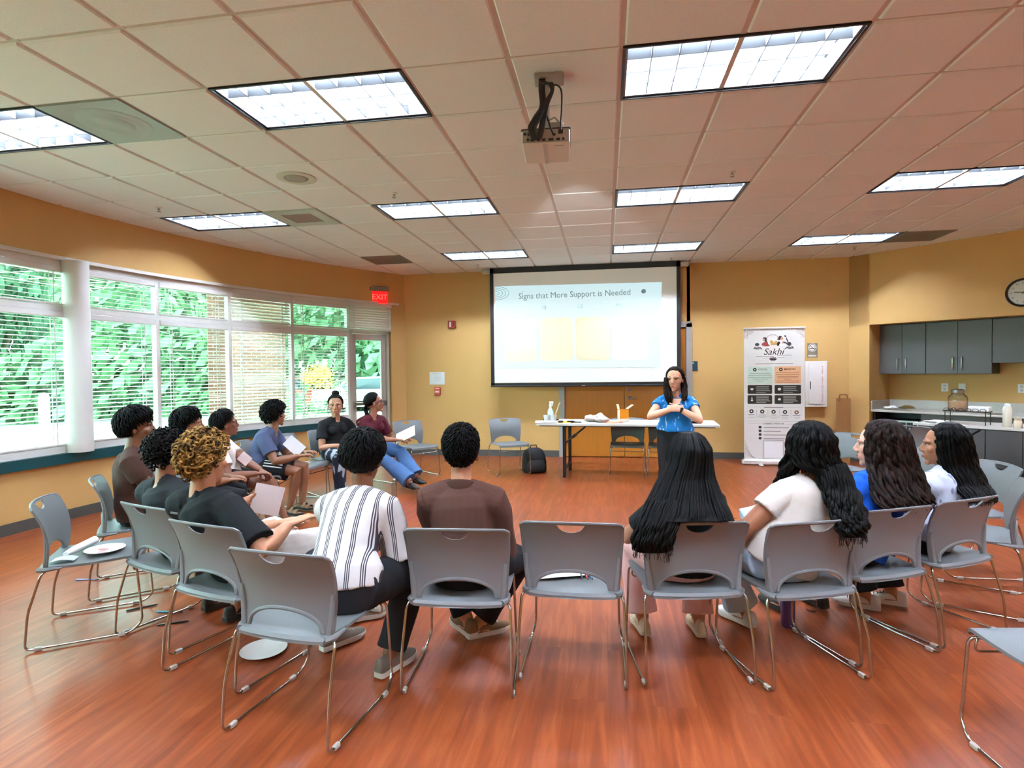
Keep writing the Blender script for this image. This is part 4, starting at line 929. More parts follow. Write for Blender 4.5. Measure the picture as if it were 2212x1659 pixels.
def table_items():
    b = empty('water_bottle', t_at(-1.04, .04), label='clear spray bottle with white nozzle at the left end of the long table', cat='bottle')
    m = MB(); m.lathe([(.036, .0), (.042, .01), (.042, .13), (.036, .155), (.017, .185), (.016, .21)], 20); m.build('body', M('clear_plastic', (196, 206, 204), rough=.15, var=.03), b, smooth=True, auto=40)
    m = MB(); m.lathe([(.019, .205), (.019, .235), (.012, .245)], 14); m.box((.012, 0, .262), (.06, .02, .03), bev=.006); m.box((.03, 0, .235), (.01, .012, .045)); m.build('nozzle', WHITE, b, smooth=True, auto=30)
    c = empty('paper_cup', t_at(-1.09, .0), label='short white cup left of the spray bottle on the long table', cat='cup', group='white cups on the long table')
    m = MB(); m.lathe([(.034, 0), (.045, .085), (.042, .085), (.031, .006)], 20); m.build('cup', WHITE, c, smooth=True, auto=40)
    c = empty('paper_cup', t_at(-.955, -.2), label='white cup holding a long wooden stick on the long table', cat='cup', group='white cups on the long table')
    m = MB(); m.lathe([(.03, 0), (.042, .10), (.039, .10), (.028, .006)], 20); m.build('cup', WHITE, c, smooth=True, auto=40)
    s = MB(); s.tube([V((0, 0, .0)), V((.10, .05, .27))], .008, 6); o = s.build('wooden_stick', M('pale_wood', (216, 196, 160), rough=.6)); o.location = t_at(-.97, -.2, .745); tag(o, 'long pale wooden stick standing in a white cup', 'stick')
    o = MB().box((0, 0, .012), (.30, .21, .024), bev=.006).build('notebook', M('notebook_pale', (214, 206, 210), rough=.5)); o.location = t_at(-1.05, -.26); o.rotation_euler.z = .1; tag(o, 'closed pale notebook at the near left corner of the long table', 'notebook')
    o = MB().box((0, 0, .006), (.22, .16, .012)).build('dark_folder', M('folder_brown', (72, 48, 36), rough=.6)); o.location = t_at(-1.06, .2); tag(o, 'thin dark brown folder behind the spray bottle', 'folder')
    sheet(t_at(-.80, -.1), .2, .27, .33, 'yellow paper sheets lying left of centre on the long table', 'yellow_paper', 'papers on the long table', M('yellow_paper', (226, 176, 60), rough=.7))
    o = MB().box((0, 0, .013), (.07, .045, .026), bev=.008).build('black_stapler', BLACK); o.location = t_at(-.86, -.2, .739); tag(o, 'small black object lying on the yellow papers', 'stapler')
    sheet(t_at(-.60, .02), -.05, .40, .28, 'white paper stack left of the crumpled bags on the long table', 'paper_stack', 'papers on the long table')
    m = MB(); m.tube([(0, -.05, .006), (.05, .03, .008), (.13, .05, .006)], .007, 8); o = m.build('black_marker', BLACK, smooth=True); o.location = t_at(-.71, -.22); tag(o, 'black marker lying near the front edge of the long table', 'marker')
    pk = M('crumpled_wrap', (222, 204, 200), rough=.5, var=.15, scale=30)
    for k, (x, y, s_, lab) in enumerate(((-.47, 0, (.2, .2, .085), 'crumpled pale plastic bag, left one of the heap on the long table'), (-.36, .07, (.19, .19, .1), 'crumpled pale plastic bag, back one of the heap on the long table'), (-.30, -.1, (.2, .15, .075), 'crumpled pale plastic bag, front one beside the peach paper'))):
        o = crumple('plastic_bag', pk, s_, 3.3 + k * 5); o.location = t_at(x, y); tag(o, lab, 'bag', 'crumpled bags on the long table')
    sheet(t_at(-.15, -.12), 0, .25, .3, 'peach paper sheet in front of the orange cracker box', 'peach_paper', 'papers on the long table', M('peach_paper', (240, 158, 120), rough=.7))
    sheet(t_at(.07, -.22), .04, .32, .22, 'white paper sheet in front of the open orange box on the long table', 'paper_sheet', 'papers on the long table')
    sheet(t_at(.79, -.2), .3, .22, .2, 'white paper sheet on the long table right beside the presenter', 'paper_sheet', 'papers on the long table')
    bx = empty('snack_box', t_at(-.03, .02), .45, label='open orange and white snack box standing on the long table', cat='box')
    m = MB()
    for (c_, d_) in (((0, -.035, .085), (.13, .003, .17)), ((0, .035, .085), (.13, .003, .17)), ((-.065, 0, .085), (.003, .07, .17)), ((.065, 0, .085), (.003, .07, .17)), ((0, 0, .002), (.13, .07, .003))): m.box(c_, d_)
    m.build('carton', M('carton_orange', (232, 142, 20), rough=.5), bx)
    m = MB(); m.box((0, -.0375, .022), (.13, .002, .044)); m.box((-.067, 0, .08), (.002, .07, .16)); m.build('white_panel', M('carton_white', (235, 222, 200), rough=.5), bx)
    m = MB(); m.box((.085, -.03, .205), (.10, .07, .003), Matrix.Rotation(-.55, 3, 'Y')); m.box((-.075, .0, .205), (.003, .07, .075), Matrix.Rotation(-.25, 3, 'Y')); m.build('flap', M('carton_flap', (238, 214, 180), rough=.6), bx)
    m = MB(); m.lathe([(.05, .0), (.085, .028), (.08, .028), (.045, .004)], 24); o = m.build('black_bowl', BLACK, smooth=True, auto=40); o.location = t_at(.90, -.12, .7385); tag(o, 'small shallow black bowl on the long table right of the presenter', 'bowl')
    # backpack on the floor under the chair by the back wall
    p = empty('black_backpack', (-1.02, 8.13, 0), .3, label='black backpack standing on the floor beside the chair by the back wall', cat='bag')
    BKM = M('black_nylon', (18, 18, 20), rough=.7, bump=.3, bscale=60)
    m = MB(); m.loft([[q + V((0, .01 * k, z)) for q in rrect(w, d, .05, plane='xy')] for k, (z, w, d) in enumerate(((0, .3, .2), (.03, .33, .24), (.15, .33, .24), (.25, .3, .2), (.31, .25, .14), (.335, .16, .06)))]); m.build('body', BKM, p, smooth=True, auto=50)
    m = MB(); m.loft([[q + V((0, -.14, z)) for q in rrect(w, d, .02, plane='xy')] for z, w, d in ((.02, .22, .05), (.05, .25, .08), (.14, .25, .08), (.18, .2, .04))]); m.build('pocket', BKM, p, smooth=True, auto=50)
    m = MB(); m.tube([(-.05, .05, .33), (-.04, .06, .375), (.04, .06, .375), (.05, .05, .33)], .008, 6); m.build('handle', BKM, p, smooth=True)
table_items()
# ---------------------------------------------------------------- kitchenette in the angled wall
def kitchen():
    R45 = -PI / 4
    def K(x, y, z=0.0): return V((3.72 + (x + y) * .70711, 9.6 + (-x + y) * .70711, z))
    SL = M('slate_laminate', (80, 79, 79), rough=.42, var=.04, scale=4)
    SLD = M('slate_dark', (44, 46, 46), rough=.5)
    for k, (x0, x1, zb, lab) in enumerate(((.295, .9, 1.34, 'grey wall cupboard at the left end above the kitchenette counter'), (.903, 1.665, 1.34, 'wider grey wall cupboard in the middle of the kitchenette'), (1.668, 2.43, 1.485, 'shorter grey wall cupboard cut by the right edge below the clock'))):
        w = x1 - x0
        c = empty('wall_cupboard', K((x0 + x1) / 2, .52), R45, label=lab, cat='cupboard', group='grey wall cupboards')
        m = MB(); m.box((0, 0, (zb + 2.085) / 2), (w - .002, .32, 2.085 - zb)); m.build('body', SLD, c)
        for s in (-1, 1):
            m = MB(); m.box((s * w / 4, -.168, (zb + 2.08) / 2), (w / 2 - .004, .018, 2.075 - zb), bev=.002); d = m.build('door', SL, c)
            if k < 2:
                m = MB(); hx = s * .055 if k == 0 else s * .052
                m.tube(fillet([(hx, -.176, zb + .06), (hx, -.205, zb + .06), (hx, -.205, zb + .235), (hx, -.176, zb + .235)], .012), .006, 8); m.build('handle', CHROME, d, smooth=True)
    c = empty('kitchen_counter', K(1.85, .36), R45, label='pale speckled kitchenette countertop with an upstand in the wall recess', cat='counter')
    ST = M('speckled_stone', (186, 182, 172), rough=.35, var=.12, scale=70)
    m = MB(); m.box((0, .0, .79), (3.1, .66, .03), bev=.004); m.build('countertop', ST, c)
    m = MB(); m.box((0, .317, .87), (3.1, .02, .13)); m.box((-1.545, .0, .87), (.02, .64, .13)); m.build('upstand', ST, c)
    b = empty('microwave_cubby', K(.62, .40), R45, label='open dark base unit holding the microwave at the left of the kitchenette', cat='cabinet')
    m = MB(); m.box((-.305, 0, .41), (.02, .56, .72)); m.box((.305, 0, .41), (.02, .56, .72)); m.box((0, 0, .355), (.6, .56, .02)); m.box((0, .27, .41), (.6, .02, .72)); m.box((0, -.01, .2), (.59, .52, .29)); m.box((0, .04, .03), (.6, .46, .06)); m.build('body', SLD, b)
    m = MB(); m.box((0, -.285, .2), (.6, .018, .285), bev=.002); d = m.build('door', SL, b)
    w = empty('microwave', K(.625, .34, .367), R45, label='black and silver microwave in the open unit below the counter', cat='microwave')
    m = MB(); m.box((0, 0, .15), (.51, .36, .29), bev=.005); m.build('body', BLACK, w)
    m = MB(); m.box((0, -.185, .275), (.5, .012, .025)); m.box((0, -.185, .02), (.5, .012, .03)); m.box((.245, -.185, .15), (.012, .012, .27)); m.box((.1, -.185, .15), (.01, .012, .25)); m.build('trim', M('silver_trim', (188, 186, 180), rough=.3, metal=.5), w)
    m = MB(); m.box((-.07, -.184, .15), (.31, .008, .2)); m.build('window', M('black_glass', (10, 10, 12), rough=.08), w)
    m = MB()
    for q in range(5):
        m.box((.145, -.186, .07 + .035 * q), (.018, .008, .02)); m.box((.2, -.186, .07 + .035 * q), (.05, .006, .012))
    m.build('keypad', M('key_grey', (170, 168, 160), rough=.4), w)
    for k, (x0, x1) in enumerate(((.93, 1.66), (1.665, 2.42), (2.425, 3.35))):
        c = empty('base_cabinet', K((x0 + x1) / 2, .40), R45, label=['grey base cabinet right of the microwave unit, below the counter', 'grey base cabinet under the counter behind the serving table', 'grey base cabinet at the far right end of the kitchenette'][k], cat='cabinet', group='grey base cabinets')
        w_ = x1 - x0
        m = MB(); m.box((0, 0, .435), (w_ - .002, .56, .68)); m.box((0, .04, .048), (w_ - .002, .46, .094)); m.build('body', SLD, c)
        for s in (-1, 1):
            m = MB(); m.box((s * w_ / 4, -.29, .435), (w_ / 2 - .004, .018, .67), bev=.002); m.build('door', SL, c)
    for k, (x, lab) in enumerate(((1.03, 'white socket plate on the wall behind the drinks jar'), (1.24, 'blank white plate just right of the socket above the counter'), (1.9, 'white socket plate near the right edge above the counter'))):
        o = empty('wall_socket', K(x, .689, 1.135), R45, label=lab, cat='socket', group='white wall plates over the counter')
        m = MB(); m.box((0, -.004, 0), (.085 if k != 1 else .085, .008, .12), bev=.002); m.build('plate', WHITE, o)
        if k != 1: 
            m = MB(); m.box((0, -.009, .025), (.03, .004, .032)); m.box((0, -.009, -.025), (.03, .004, .032)); m.build('outlet', M('socket_grey', (190, 188, 182)), o)
    # wall clock
    c = empty('wall_clock', K(2.065, -.004, 2.36), R45, label='round black rimmed wall clock with white face at the right edge', cat='clock')
    m = MB(); m.lathe([(.165, 0), (.178, .012), (.178, .035), (.165, .045), (.152, .036), (.152, 0)], 48); o = m.build('rim', BLACK, c, smooth=True, auto=40); o.rotation_euler = (PI / 2, 0, 0)
    m = MB(); m.lathe([(.154, .008), (.154, .022)], 48); o = m.build('dial', M('clock_face', (206, 204, 196), rough=.4, var=.01), c); o.rotation_euler = (PI / 2, 0, 0)
    NUM = M('clock_ink', (70, 68, 66))
    for h in range(1, 13):
        a = PI / 2 - h * PI / 6; text(str(h), .034, NUM, c, (.118 * math.cos(a), -.0235, .118 * math.sin(a)), name='numeral')
    m = MB()
    for q in range(60):
        a = q * PI / 30; m.box((.142 * math.cos(a), -.0232, .142 * math.sin(a)), (.002, .001, .008), Matrix.Rotation(-a + PI / 2, 3, 'Y'))
    m.build('minute_marks', NUM, c)
    m = MB(); m.tube([(.02, -.027, 0), (-.09, -.027, .012)], .004, 6); m.build('hour_hand', BLACK, c); m = MB(); m.tube([(-.01, -.029, -.02), (.06, -.029, .115)], .003, 6); m.build('minute_hand', BLACK, c)
    m = MB(); m.tube([(0, -.022, 0), (0, -.031, 0)], .007, 12); m.build('pin', BLACK, c)
    # items on the counter
    o = crumple('paper_napkin', PAPER, (.2, .13, .05), 8.1); o.location = K(.47, .3, .806); tag(o, 'crumpled white napkin near the left end of the counter', 'napkin')
    bn = M('plantain_skin', (104, 84, 42), rough=.5, var=.3, scale=20)
    e = empty('banana_bunch', K(.68, .33, .83), label='small bunch of overripe brown bananas on the counter', cat='banana')
    for q in range(3):
        m = MB(); pts = [V((-.09 + .18 * t, .03 * q - .03 + .02 * math.sin(PI * t), .012 * math.sin(PI * t) + .012 * (q == 1))) for t in [k / 8 for k in range(9)]]
        m.tube(pts, [.006, .014, .018, .019, .019, .018, .016, .011, .005], 8); m.build('banana', bn, e, smooth=True)
    m = MB(); m.tube([(-.09, -.02, .0), (-.12, -.005, .012)], .01, 6); m.build('stem', M('stem_dark', (50, 38, 22)), e)
    # serving table with drinks and food
    folding_table('folding_table', K(1.24 + .915, -.73), R45, 1.83, .74, 'white folding serving table with food before the kitchenette')
    def S(x, y, z=.7375): return K(1.24 + x, -1.10 + y, z)
    WIRE = M('black_wire', (36, 30, 26), rough=.4, metal=.6)
    r = empty('wire_rack', S(.50, .24), R45, label='black wire serving rack with scrolled rim on the serving table', cat='rack')
    m = MB()
    for sx in (-.2, .2):
        for sy in (-.09, .09): m.tube([(sx, sy, 0), (sx, sy, .17)], .005, 6)
    for z in (.16,):
        m.tube(fillet([(-.22, -.1, z), (.22, -.1, z), (.22, .1, z), (-.22, .1, z), (-.22, -.1, z)], .03), .005, 6)
    for x in [-.18 + .04 * k for k in range(10)]: m.tube([(x, -.1, .16), (x, .1, .16)], .002, 4)
    m.build('frame', WIRE, r)
    m = MB()
    for k in range(6):
        cx = -.18 + .072 * k; m.tube([V((cx + .03 * math.cos(a), -.105, .178 + .02 * math.sin(a))) for a in [q * PI / 8 for q in range(17)]], .003, 5)
    m.build('scroll_rim', WIRE, r)
    d = empty('drinks_dispenser', S(.40, .25, .903), R45, label='glass drinks jar with pink drink and chrome lid on the wire rack', cat='jar')
    m = MB(); m.lathe([(.085, .002), (.1, .012), (.102, .15), (.09, .18), (.065, .2), (.06, .215), (.056, .215), (.062, .197), (.086, .176), (.097, .15), (.095, .015), (.08, .006)], 28); m.build('glass', glass_mat('jar_glass', (.93, .93, .92)), d, smooth=True)
    m = MB(); m.lathe([(.078, .008), (.094, .018), (.095, .118)], 28); m.build('drink', M('pink_drink', (222, 180, 140), rough=.2), d, smooth=True, auto=50)
    m = MB(); m.lathe([(.068, .213), (.07, .222), (.068, .25), (.05, .262), (.012, .266)], 28); m.build('lid', STEEL, d, smooth=True, auto=40)
    m = MB(); m.tube([(0, -.1, .03), (0, -.135, .03), (0, -.14, .012)], .009, 8); m.tube([(0, -.125, .03), (0, -.125, .06)], .005, 6); m.build('tap', CHROME, d, smooth=True)
    o = MB().box((0, 0, .03), (.2, .13, .06), bev=.008).build('white_food_box', WHITE); o.location = S(.62, .24, .902); o.rotation_euler.z = R45; tag(o, 'white food box on the wire rack beside the drinks jar', 'box')
    b = empty('white_bottle', S(.89, .19), label='tall plain white bottle on the serving table', cat='bottle')
    m = MB(); m.lathe([(.04, 0), (.043, .01), (.043, .2), (.036, .235)], 20); m.build('body', M('bottle_cream', (226, 218, 198), rough=.35), b, smooth=True, auto=40); m = MB(); m.lathe([(.03, .232), (.03, .262), (.012, .272)], 18); m.build('cap', WHITE, b, smooth=True, auto=40)
    j = empty('sauce_jar', S(1.0, .12), label='small squat jar of pinkish sauce right of the white bottle', cat='jar')
    m = MB(); m.lathe([(.036, 0), (.04, .008), (.04, .075), (.03, .09)], 18); m.build('body', M('jar_cream', (222, 204, 176), rough=.25), j, smooth=True, auto=40); m = MB(); m.lathe([(.034, .088), (.034, .112), (.01, .114)], 18); m.build('lid', M('jar_lid', (190, 168, 136), rough=.4), j, smooth=True, auto=40)
    t = empty('foil_tray', S(1.26, .2), R45, label='white oblong food tray at the right edge of the serving table', cat='tray')
    m = MB(); m.loft([rrect(.34, .2, .03, z=0, plane='xy')] + [[p for p in rrect(.4, .26, .03, z=.055, plane='xy')], rrect(.42, .28, .03, z=.058, plane='xy'), rrect(.38, .24, .03, z=.055, plane='xy'), rrect(.33, .19, .03, z=.006, plane='xy')]); m.build('tray', WHITE, t)
    for k, (x, y, s_, lab) in enumerate(((1.2, .17, (.2, .18, .10), 'crumpled white paper lying in the food tray, nearer one'), (1.33, .26, (.2, .2, .16), 'taller crumpled white paper wrap in the food tray'))):
        o = crumple('paper_wrap', PAPER, s_, 21.7 + 4 * k, amp=.6); o.location = S(x, y, .747); tag(o, lab, 'paper wrap', 'crumpled wraps in the tray')
    o = crumple('foil_sheet', M('foil', (150, 140, 120), rough=.4), (.3, .14, .012), 5.5); o.location = K(1.75, .2, .806); tag(o, 'flat grey foil sheet lying on the counter behind the tray', 'foil')
    o = MB().lathe([(.06, 0), (.1, .012), (.098, .014), (.058, .003)], 24).build('paper_plate', M('plate_white', (228, 226, 220), rough=.5, var=.01), smooth=True, auto=40); o.location = S(.12, .3); tag(o, 'white plate on the left end of the serving table', 'plate', 'white paper plates')
    o = crumple('paper_napkin', PAPER, (.18, .14, .035), 13.4); o.location = S(.33, .08); tag(o, 'crumpled white napkin at the front of the serving table', 'napkin')
    # brown paper bag on the floor by the corner and white trays on a chair
    p = empty('paper_gift_bag', (3.55, 9.36, 0), -.4, label='tall narrow brown paper bag standing in the corner under the cabinet', cat='bag')
    PB = M('kraft_paper', (138, 92, 44), rough=.75, var=.06)
    m = MB(); w, dd, h = .18, .1, .98
    for (c_, d_) in (((0, -dd / 2, h / 2), (w, .002, h)), ((0, dd / 2, h / 2), (w, .002, h)), ((-w / 2, 0, h / 2), (.002, dd, h)), ((w / 2, 0, h / 2), (.002, dd, h)), ((0, 0, .002), (w, dd, .003))): m.box(c_, d_)
    m.build('body', PB, p)
    m = MB()
    for sy in (-1, 1): m.tube(fillet([(-.05, sy * .045, h - .02), (-.05, sy * .045, h + .055), (.05, sy * .045, h + .055), (.05, sy * .045, h - .02)], .02), .006, 6)
    m.box((-.05, -.052, h - .02), (.03, .003, .06)); m.build('handle', M('bag_handle', (120, 76, 34), rough=.7), p)
    base = on_chair(15, .02, .02, .432)
    for k in range(2):
        m = MB(); m.loft([rrect(.2, .16, .02, z=0, plane='xy'), rrect(.26, .22, .02, z=.035, plane='xy'), rrect(.27, .23, .02, z=.037, plane='xy'), rrect(.24, .2, .02, z=.033, plane='xy'), rrect(.19, .15, .02, z=.004, plane='xy')]); o = m.build('foam_tray', WHITE); o.location = base + V((.01 * k, .012 * k, .042 * k)); o.rotation_euler.z = .5 + .1 * k
        tag(o, ['lower white foam tray on the chair before the kitchenette', 'upper white foam tray on the chair before the kitchenette'][k], 'tray', 'white trays on a chair')
kitchen()
# ---------------------------------------------------------------- small things lying about
def clutter():
    PL = M('plate_white', (228, 226, 220), rough=.5, var=.01)
    def plate(loc, label, r=.115):
        m = MB(); m.lathe([(r * .62, 0), (r * .7, .004), (r, .017), (r * 1.01, .0185), (r * .98, .0185), (r * .7, .0065), (r * .1, .004)], 36); o = m.build('paper_plate', PL, smooth=True, auto=50); o.location = loc; tag(o, label, 'plate', 'white paper plates'); return o
    z = .4325
    plate((-1.77, 2.7, 0), 'white paper plate lying on the floor beside the striped shirt chair').location.z = .0
    p = plate(on_chair(0, .03, .06, .4305), 'white paper plate with pink smears on the far left chair', .1)
    m = MB(); m.ell((-.03, .02, .006), (.035, .02, .002)); m.ell((.01, -.03, .006), (.03, .014, .002)); m.build('sauce_smear', M('pink_smear', (226, 140, 140), rough=.4), p)
    r = empty('paper_roll', on_chair(0, -.05, -.075, .4525), math.radians(107), label='white paper roll lying on the seat of the far left chair', cat='paper roll')
    m = MB(); m.tube([(-.13, 0, 0), (-.05, 0, 0), (.15, 0, 0)], [.014, .021, .022], 16); m.build('roll', PAPER, r, smooth=True, auto=50)
    m = MB(); m.tube([(.15, 0, 0), (.152, 0, 0)], .014, 12); m.build('core', M('roll_core', (190, 188, 184)), r)
    sheet(on_chair(0, .12, -.11, .4335), .5, .11, .08, 'crumpled foil-like wrapper at the end of the paper roll', 'wrapper', 'loose paper sheets', M('wrapper_grey', (196, 200, 206), rough=.35), curl=.012)
    sheet(on_chair(5, -.08, .05, .4325), .35, .28, .2, 'white paper sheet lying on the empty middle chair', curl=.002)
    for k, (c, lab) in enumerate(((('pen_black'), (24, 24, 26)), (('pen_red'), (196, 60, 50)), (('pen_blue'), (70, 120, 190)))):
        x = .035 + .022 * k; m = MB(); m.tube([(0, -.055, 0), (0, .06, 0)], .0045, 8); o = m.build('pen', M(c, lab, rough=.35), smooth=True); o.location = on_chair(5, x, .0, .4365); o.rotation_euler.z = .12 + .04 * k
        m = MB(); m.tube([(0, -.058, 0), (0, -.07, 0)], [.0045, .002], 8); m.build('tip', BLACK, o)
        tag(o, ['black pen on the seat of the empty middle chair', 'red pen on the seat of the empty middle chair', 'blue pen on the seat of the empty middle chair'][k], 'pen', 'pens on the middle chair')
    for (x, y, a, c, lab) in ((-3.64, 3.48, .15, 'pen_lilac', 'pale lilac pen on the floor beside the far left chair'), (-2.86, 3.1, .75, 'pen_black', 'black pen on the floor under the dark-haired person in black'), (-2.64, 3.07, .1, 'pen_teal', 'teal pen on the floor next to the black pen'), (-2.5, 2.93, .45, 'pen_black', 'long black pen on the floor by the chair runner')):
        m = MB(); m.tube([(-.075, 0, .006), (.075, 0, .006)], .0055, 8); o = m.build('pen', M(c, {'pen_lilac': (150, 150, 205), 'pen_teal': (40, 130, 165)}.get(c, (24, 24, 26)), rough=.35), smooth=True); o.location = (x, y, 0); o.rotation_euler.z = a
        m = MB(); m.tube([(.075, 0, .006), (.09, 0, .006)], [.005, .002], 8); m.build('tip', BLACK, o); tag(o, lab, 'pen', 'pens on the floor')
    plate(on_chair(20, .02, .03, .4305), 'white paper plate on the empty chair beside the navy tee')
    sheet(on_chair(20, .07, -.1, .60), math.radians(-8 - 90), .2, .3, 'white paper sheet leaning on the back of the empty chair beside the navy tee', tilt=(math.radians(78), 0), curl=.01)
    b = empty('tumbler', (1.0, 3.39, 0), label='tall purple tumbler on the floor under the light jeans chair', cat='tumbler')
    m = MB(); m.lathe([(.034, 0), (.037, .006), (.037, .2), (.034, .215)], 24); m.build('body', M('purple_steel', (84, 66, 126), rough=.4), b, smooth=True, auto=40); m = MB(); m.lathe([(.035, .213), (.035, .235), (.014, .24)], 20); m.build('lid', M('purple_dark', (58, 44, 90), rough=.4), b, smooth=True, auto=40)
    def pet(loc, label):
        w = empty('plastic_bottle', loc, label=label, cat='bottle', group='clear water bottles on the floor')
        m = MB(); m.lathe([(.024, 0), (.031, .008), (.031, .05), (.028, .06), (.031, .07), (.031, .14), (.02, .17), (.012, .185), (.012, .195)], 18); m.build('body', glass_mat('clear_pet', (.88, .9, .9), .1), w, smooth=True)
        m = MB(); m.lathe([(.014, .193), (.014, .207), (.004, .208)], 14); m.build('cap', WHITE, w, smooth=True, auto=40)
    pet((1.2, 3.62, 0), 'clear plastic water bottle on the floor behind the purple tumbler')
    pet((-2.45, 6.35, 0), 'clear plastic water bottle on the floor by the jeans of the woman in maroon')
clutter()
# ---------------------------------------------------------------- people
UP = V((0, 0, 1))
def remesh(mb, voxel, iters, name, fac=.5):
    me = mb.mesh('tmp'); o = bpy.data.objects.new('tmp', me); COL.objects.link(o)
    r = o.modifiers.new('r', 'REMESH'); r.mode = 'VOXEL'; r.voxel_size = voxel; r.use_smooth_shade = True
    if iters: s = o.modifiers.new('s', 'SMOOTH'); s.iterations = iters; s.factor = fac
    dg = bpy.context.evaluated_depsgraph_get(); out = bpy.data.meshes.new_from_object(o.evaluated_get(dg)); out.name = name
    bpy.data.objects.remove(o); bpy.data.meshes.remove(me)
    return out
def wrinkle(me, amp, seed):
    import numpy as np
    n = len(me.vertices); co = np.empty(n * 3, 'f'); no = np.empty(n * 3, 'f'); me.vertices.foreach_get('co', co); me.vertex_normals.foreach_get('vector', no)
    co = co.reshape(-1, 3); no = no.reshape(-1, 3); w = np.empty(n, 'f'); N = noise.noise
    for i, (x, y, z) in enumerate(co.tolist()):
        w[i] = N(V((x * 9 + seed, y * 9, z * 5))) + .6 * N(V((x * 20, y * 20 + seed, z * 11)))
    co += no * (w * amp)[:, None]; me.vertices.foreach_set('co', co.ravel()); me.update()
def put(me, name, m, parent, mat4=None):
    me.materials.clear(); me.materials.append(m)
    me.polygons.foreach_set('use_smooth', [True] * len(me.polygons))
    o = bpy.data.objects.new(name, me); COL.objects.link(o); o.parent = parent
    if mat4 is not None: o.matrix_local = mat4
    return o
def ik(a, t, l1, l2, pole):
    d = t - a; L = max(min(d.length, (l1 + l2) * .998), abs(l1 - l2) + .01); u = d.normalized()
    x = (l1 * l1 - l2 * l2 + L * L) / (2 * L); h = math.sqrt(max(0, l1 * l1 - x * x))
    p = V(pole) - u * V(pole).dot(u)
    if p.length < 1e-5: p = u.orthogonal()
    return a + u * x + p.normalized() * h, a + u * L
def frame(y, z):
    """matrix whose y axis is y and whose z axis is close to z"""
    y = V(y).normalized(); z = V(z); z = (z - y * z.dot(y)); z = z.normalized() if z.length > 1e-5 else y.orthogonal().normalized(); x = y.cross(z)
    return Matrix((x, y, z)).transposed()
def head_parts(mb, Hm, fem=0.0, nose=1.0):
    def e(c, r, R=None, nu=18, nv=12):
        t = MB(); t.ell(c, r, R, nu, nv); mb.add([Hm @ V(p) for p in t.v], t.f)
    def tb(pts, r, n=10):
        t = MB(); t.tube(pts, r, n, round_ends=True); mb.add([Hm @ V(p) for p in t.v], t.f)
    e((0, -.008, .032), (.075, .096, .090), nu=24, nv=16)
    e((0, .030, -.028), (.060, .060, .080), nu=24, nv=16)
    e((0, .028, -.066), (.050 - .005 * fem, .054, .044)); e((0, .074, -.097), (.021, .017, .019))
    for s in (-1, 1):
        e((s * .040, .058, -.017), (.026, .024, .024))
        e((s * .077, -.012, -.006), (.008, .019, .031), Matrix.Rotation(s * .35, 3, 'Z'))
        e((s * .011, .101, -.030), (.0085, .010, .0075))
        tb([(s * .052, .066, .026), (s * .036, .083, .031), (s * .012, .089, .028)], [.009, .0115, .009])
        tb([(s * .046, .071, .0005), (s * .031, .0785, -.0035), (s * .016, .078, .0)], [.0045, .005, .0045], 8)
        tb([(s * .046, .071, .0185), (s * .031, .0800, .0195), (s * .016, .0795, .0155)], [.0045, .0055, .0045], 8)
    nx = (nose - 1) * .03; tb([(0, .084, .026), (0, .090 + nx * .4, .010), (0, .098 + nx * .8, -.006), (0, .107 + nx, -.022), (0, .104 + nx * .8, -.028)], [.010, .011, .0115, .0125, .011])
    tb([(0, .088, -.002), (0, .098, -.028)], .013)
    e((0, .080, -.060), (.027, .016, .021)); tb([(-.016, .086, -.055), (0, .0955, -.0525), (.016, .086, -.055)], [.0045, .0055, .0045], 8); tb([(-.013, .086, -.066), (0, .0940, -.067), (.013, .086, -.066)], [.005, .0065, .005], 8)
def face_parts(root, Hm, skin_rgb, fem, brow=True, glasses=None, lip=None):
    EW = M('eye_white', (196, 188, 178), rough=.25, var=.02); EI = M('iris_dark', (34, 22, 16), rough=.2); BR = M('brow_dark', (26, 20, 17), rough=.8)
    L = M('lips_%d_%d' % (skin_rgb[0], fem * 10), lip or (min(255, int(skin_rgb[0] * .92)), int(skin_rgb[1] * .66), int(skin_rgb[2] * .66)), rough=.45)
    def add(name, fn, m, smooth=True, parent=None):
        t = MB(); fn(t); t.v = [tuple(Hm @ V(p)) for p in t.v]; return t.build(name, m, parent or root, smooth=smooth)
    for s in (-1, 1):
        w = add('eye', lambda t: t.ell((s * .031, .0715, .008), (.0145, .0115, .0078)), EW)
        add('iris', lambda t: t.ell((s * .031, .0815, .0082), (.0058, .003, .0062)), EI, parent=w)
        if brow: add('eyebrow', lambda t: t.tube([(s * .052, .066, .032), (s * .038, .0850, .0385), (s * .014, .0915, .033)], [.002, .0048 if fem < .5 else .0034, .0038], 8), BR)
        if fem: add('eyelashes', lambda t: t.tube([(s * .046, .0755, .013), (s * .032, .0855, .0165), (s * .017, .0825, .0115)], [.0012, .002, .0012], 6), BR)
    add('lips', lambda t: (t.tube([(-.021, .085, -.059), (-.008, .0985, -.0545), (0, .0995, -.0555), (.008, .0985, -.0545), (.021, .085, -.059)], [.0012, .0042, .0038, .0042, .0012], 8), t.tube([(-.019, .085, -.0605), (0, .0990, -.0665), (.019, .085, -.0605)], [.0012, .0056, .0012], 8)), L)
    if glasses:
        def g(t):
            for s in (-1, 1):
                t.tube([(s * .034 + .024 * math.cos(a), .098 - .012 * abs(math.cos(a)) * (1 if s * math.cos(a) > 0 else .2), .006 + .019 * math.sin(a)) for a in [q * PI / 10 for q in range(21)]], .0022, 6)
                t.tube([(s * .058, .088, .012), (s * .078, .02, .014), (s * .080, -.02, .004)], .002, 6)
            t.tube([(-.010, .100, .008), (0, .103, .011), (.010, .100, .008)], .002, 6)
        add('glasses', g, BLACK)
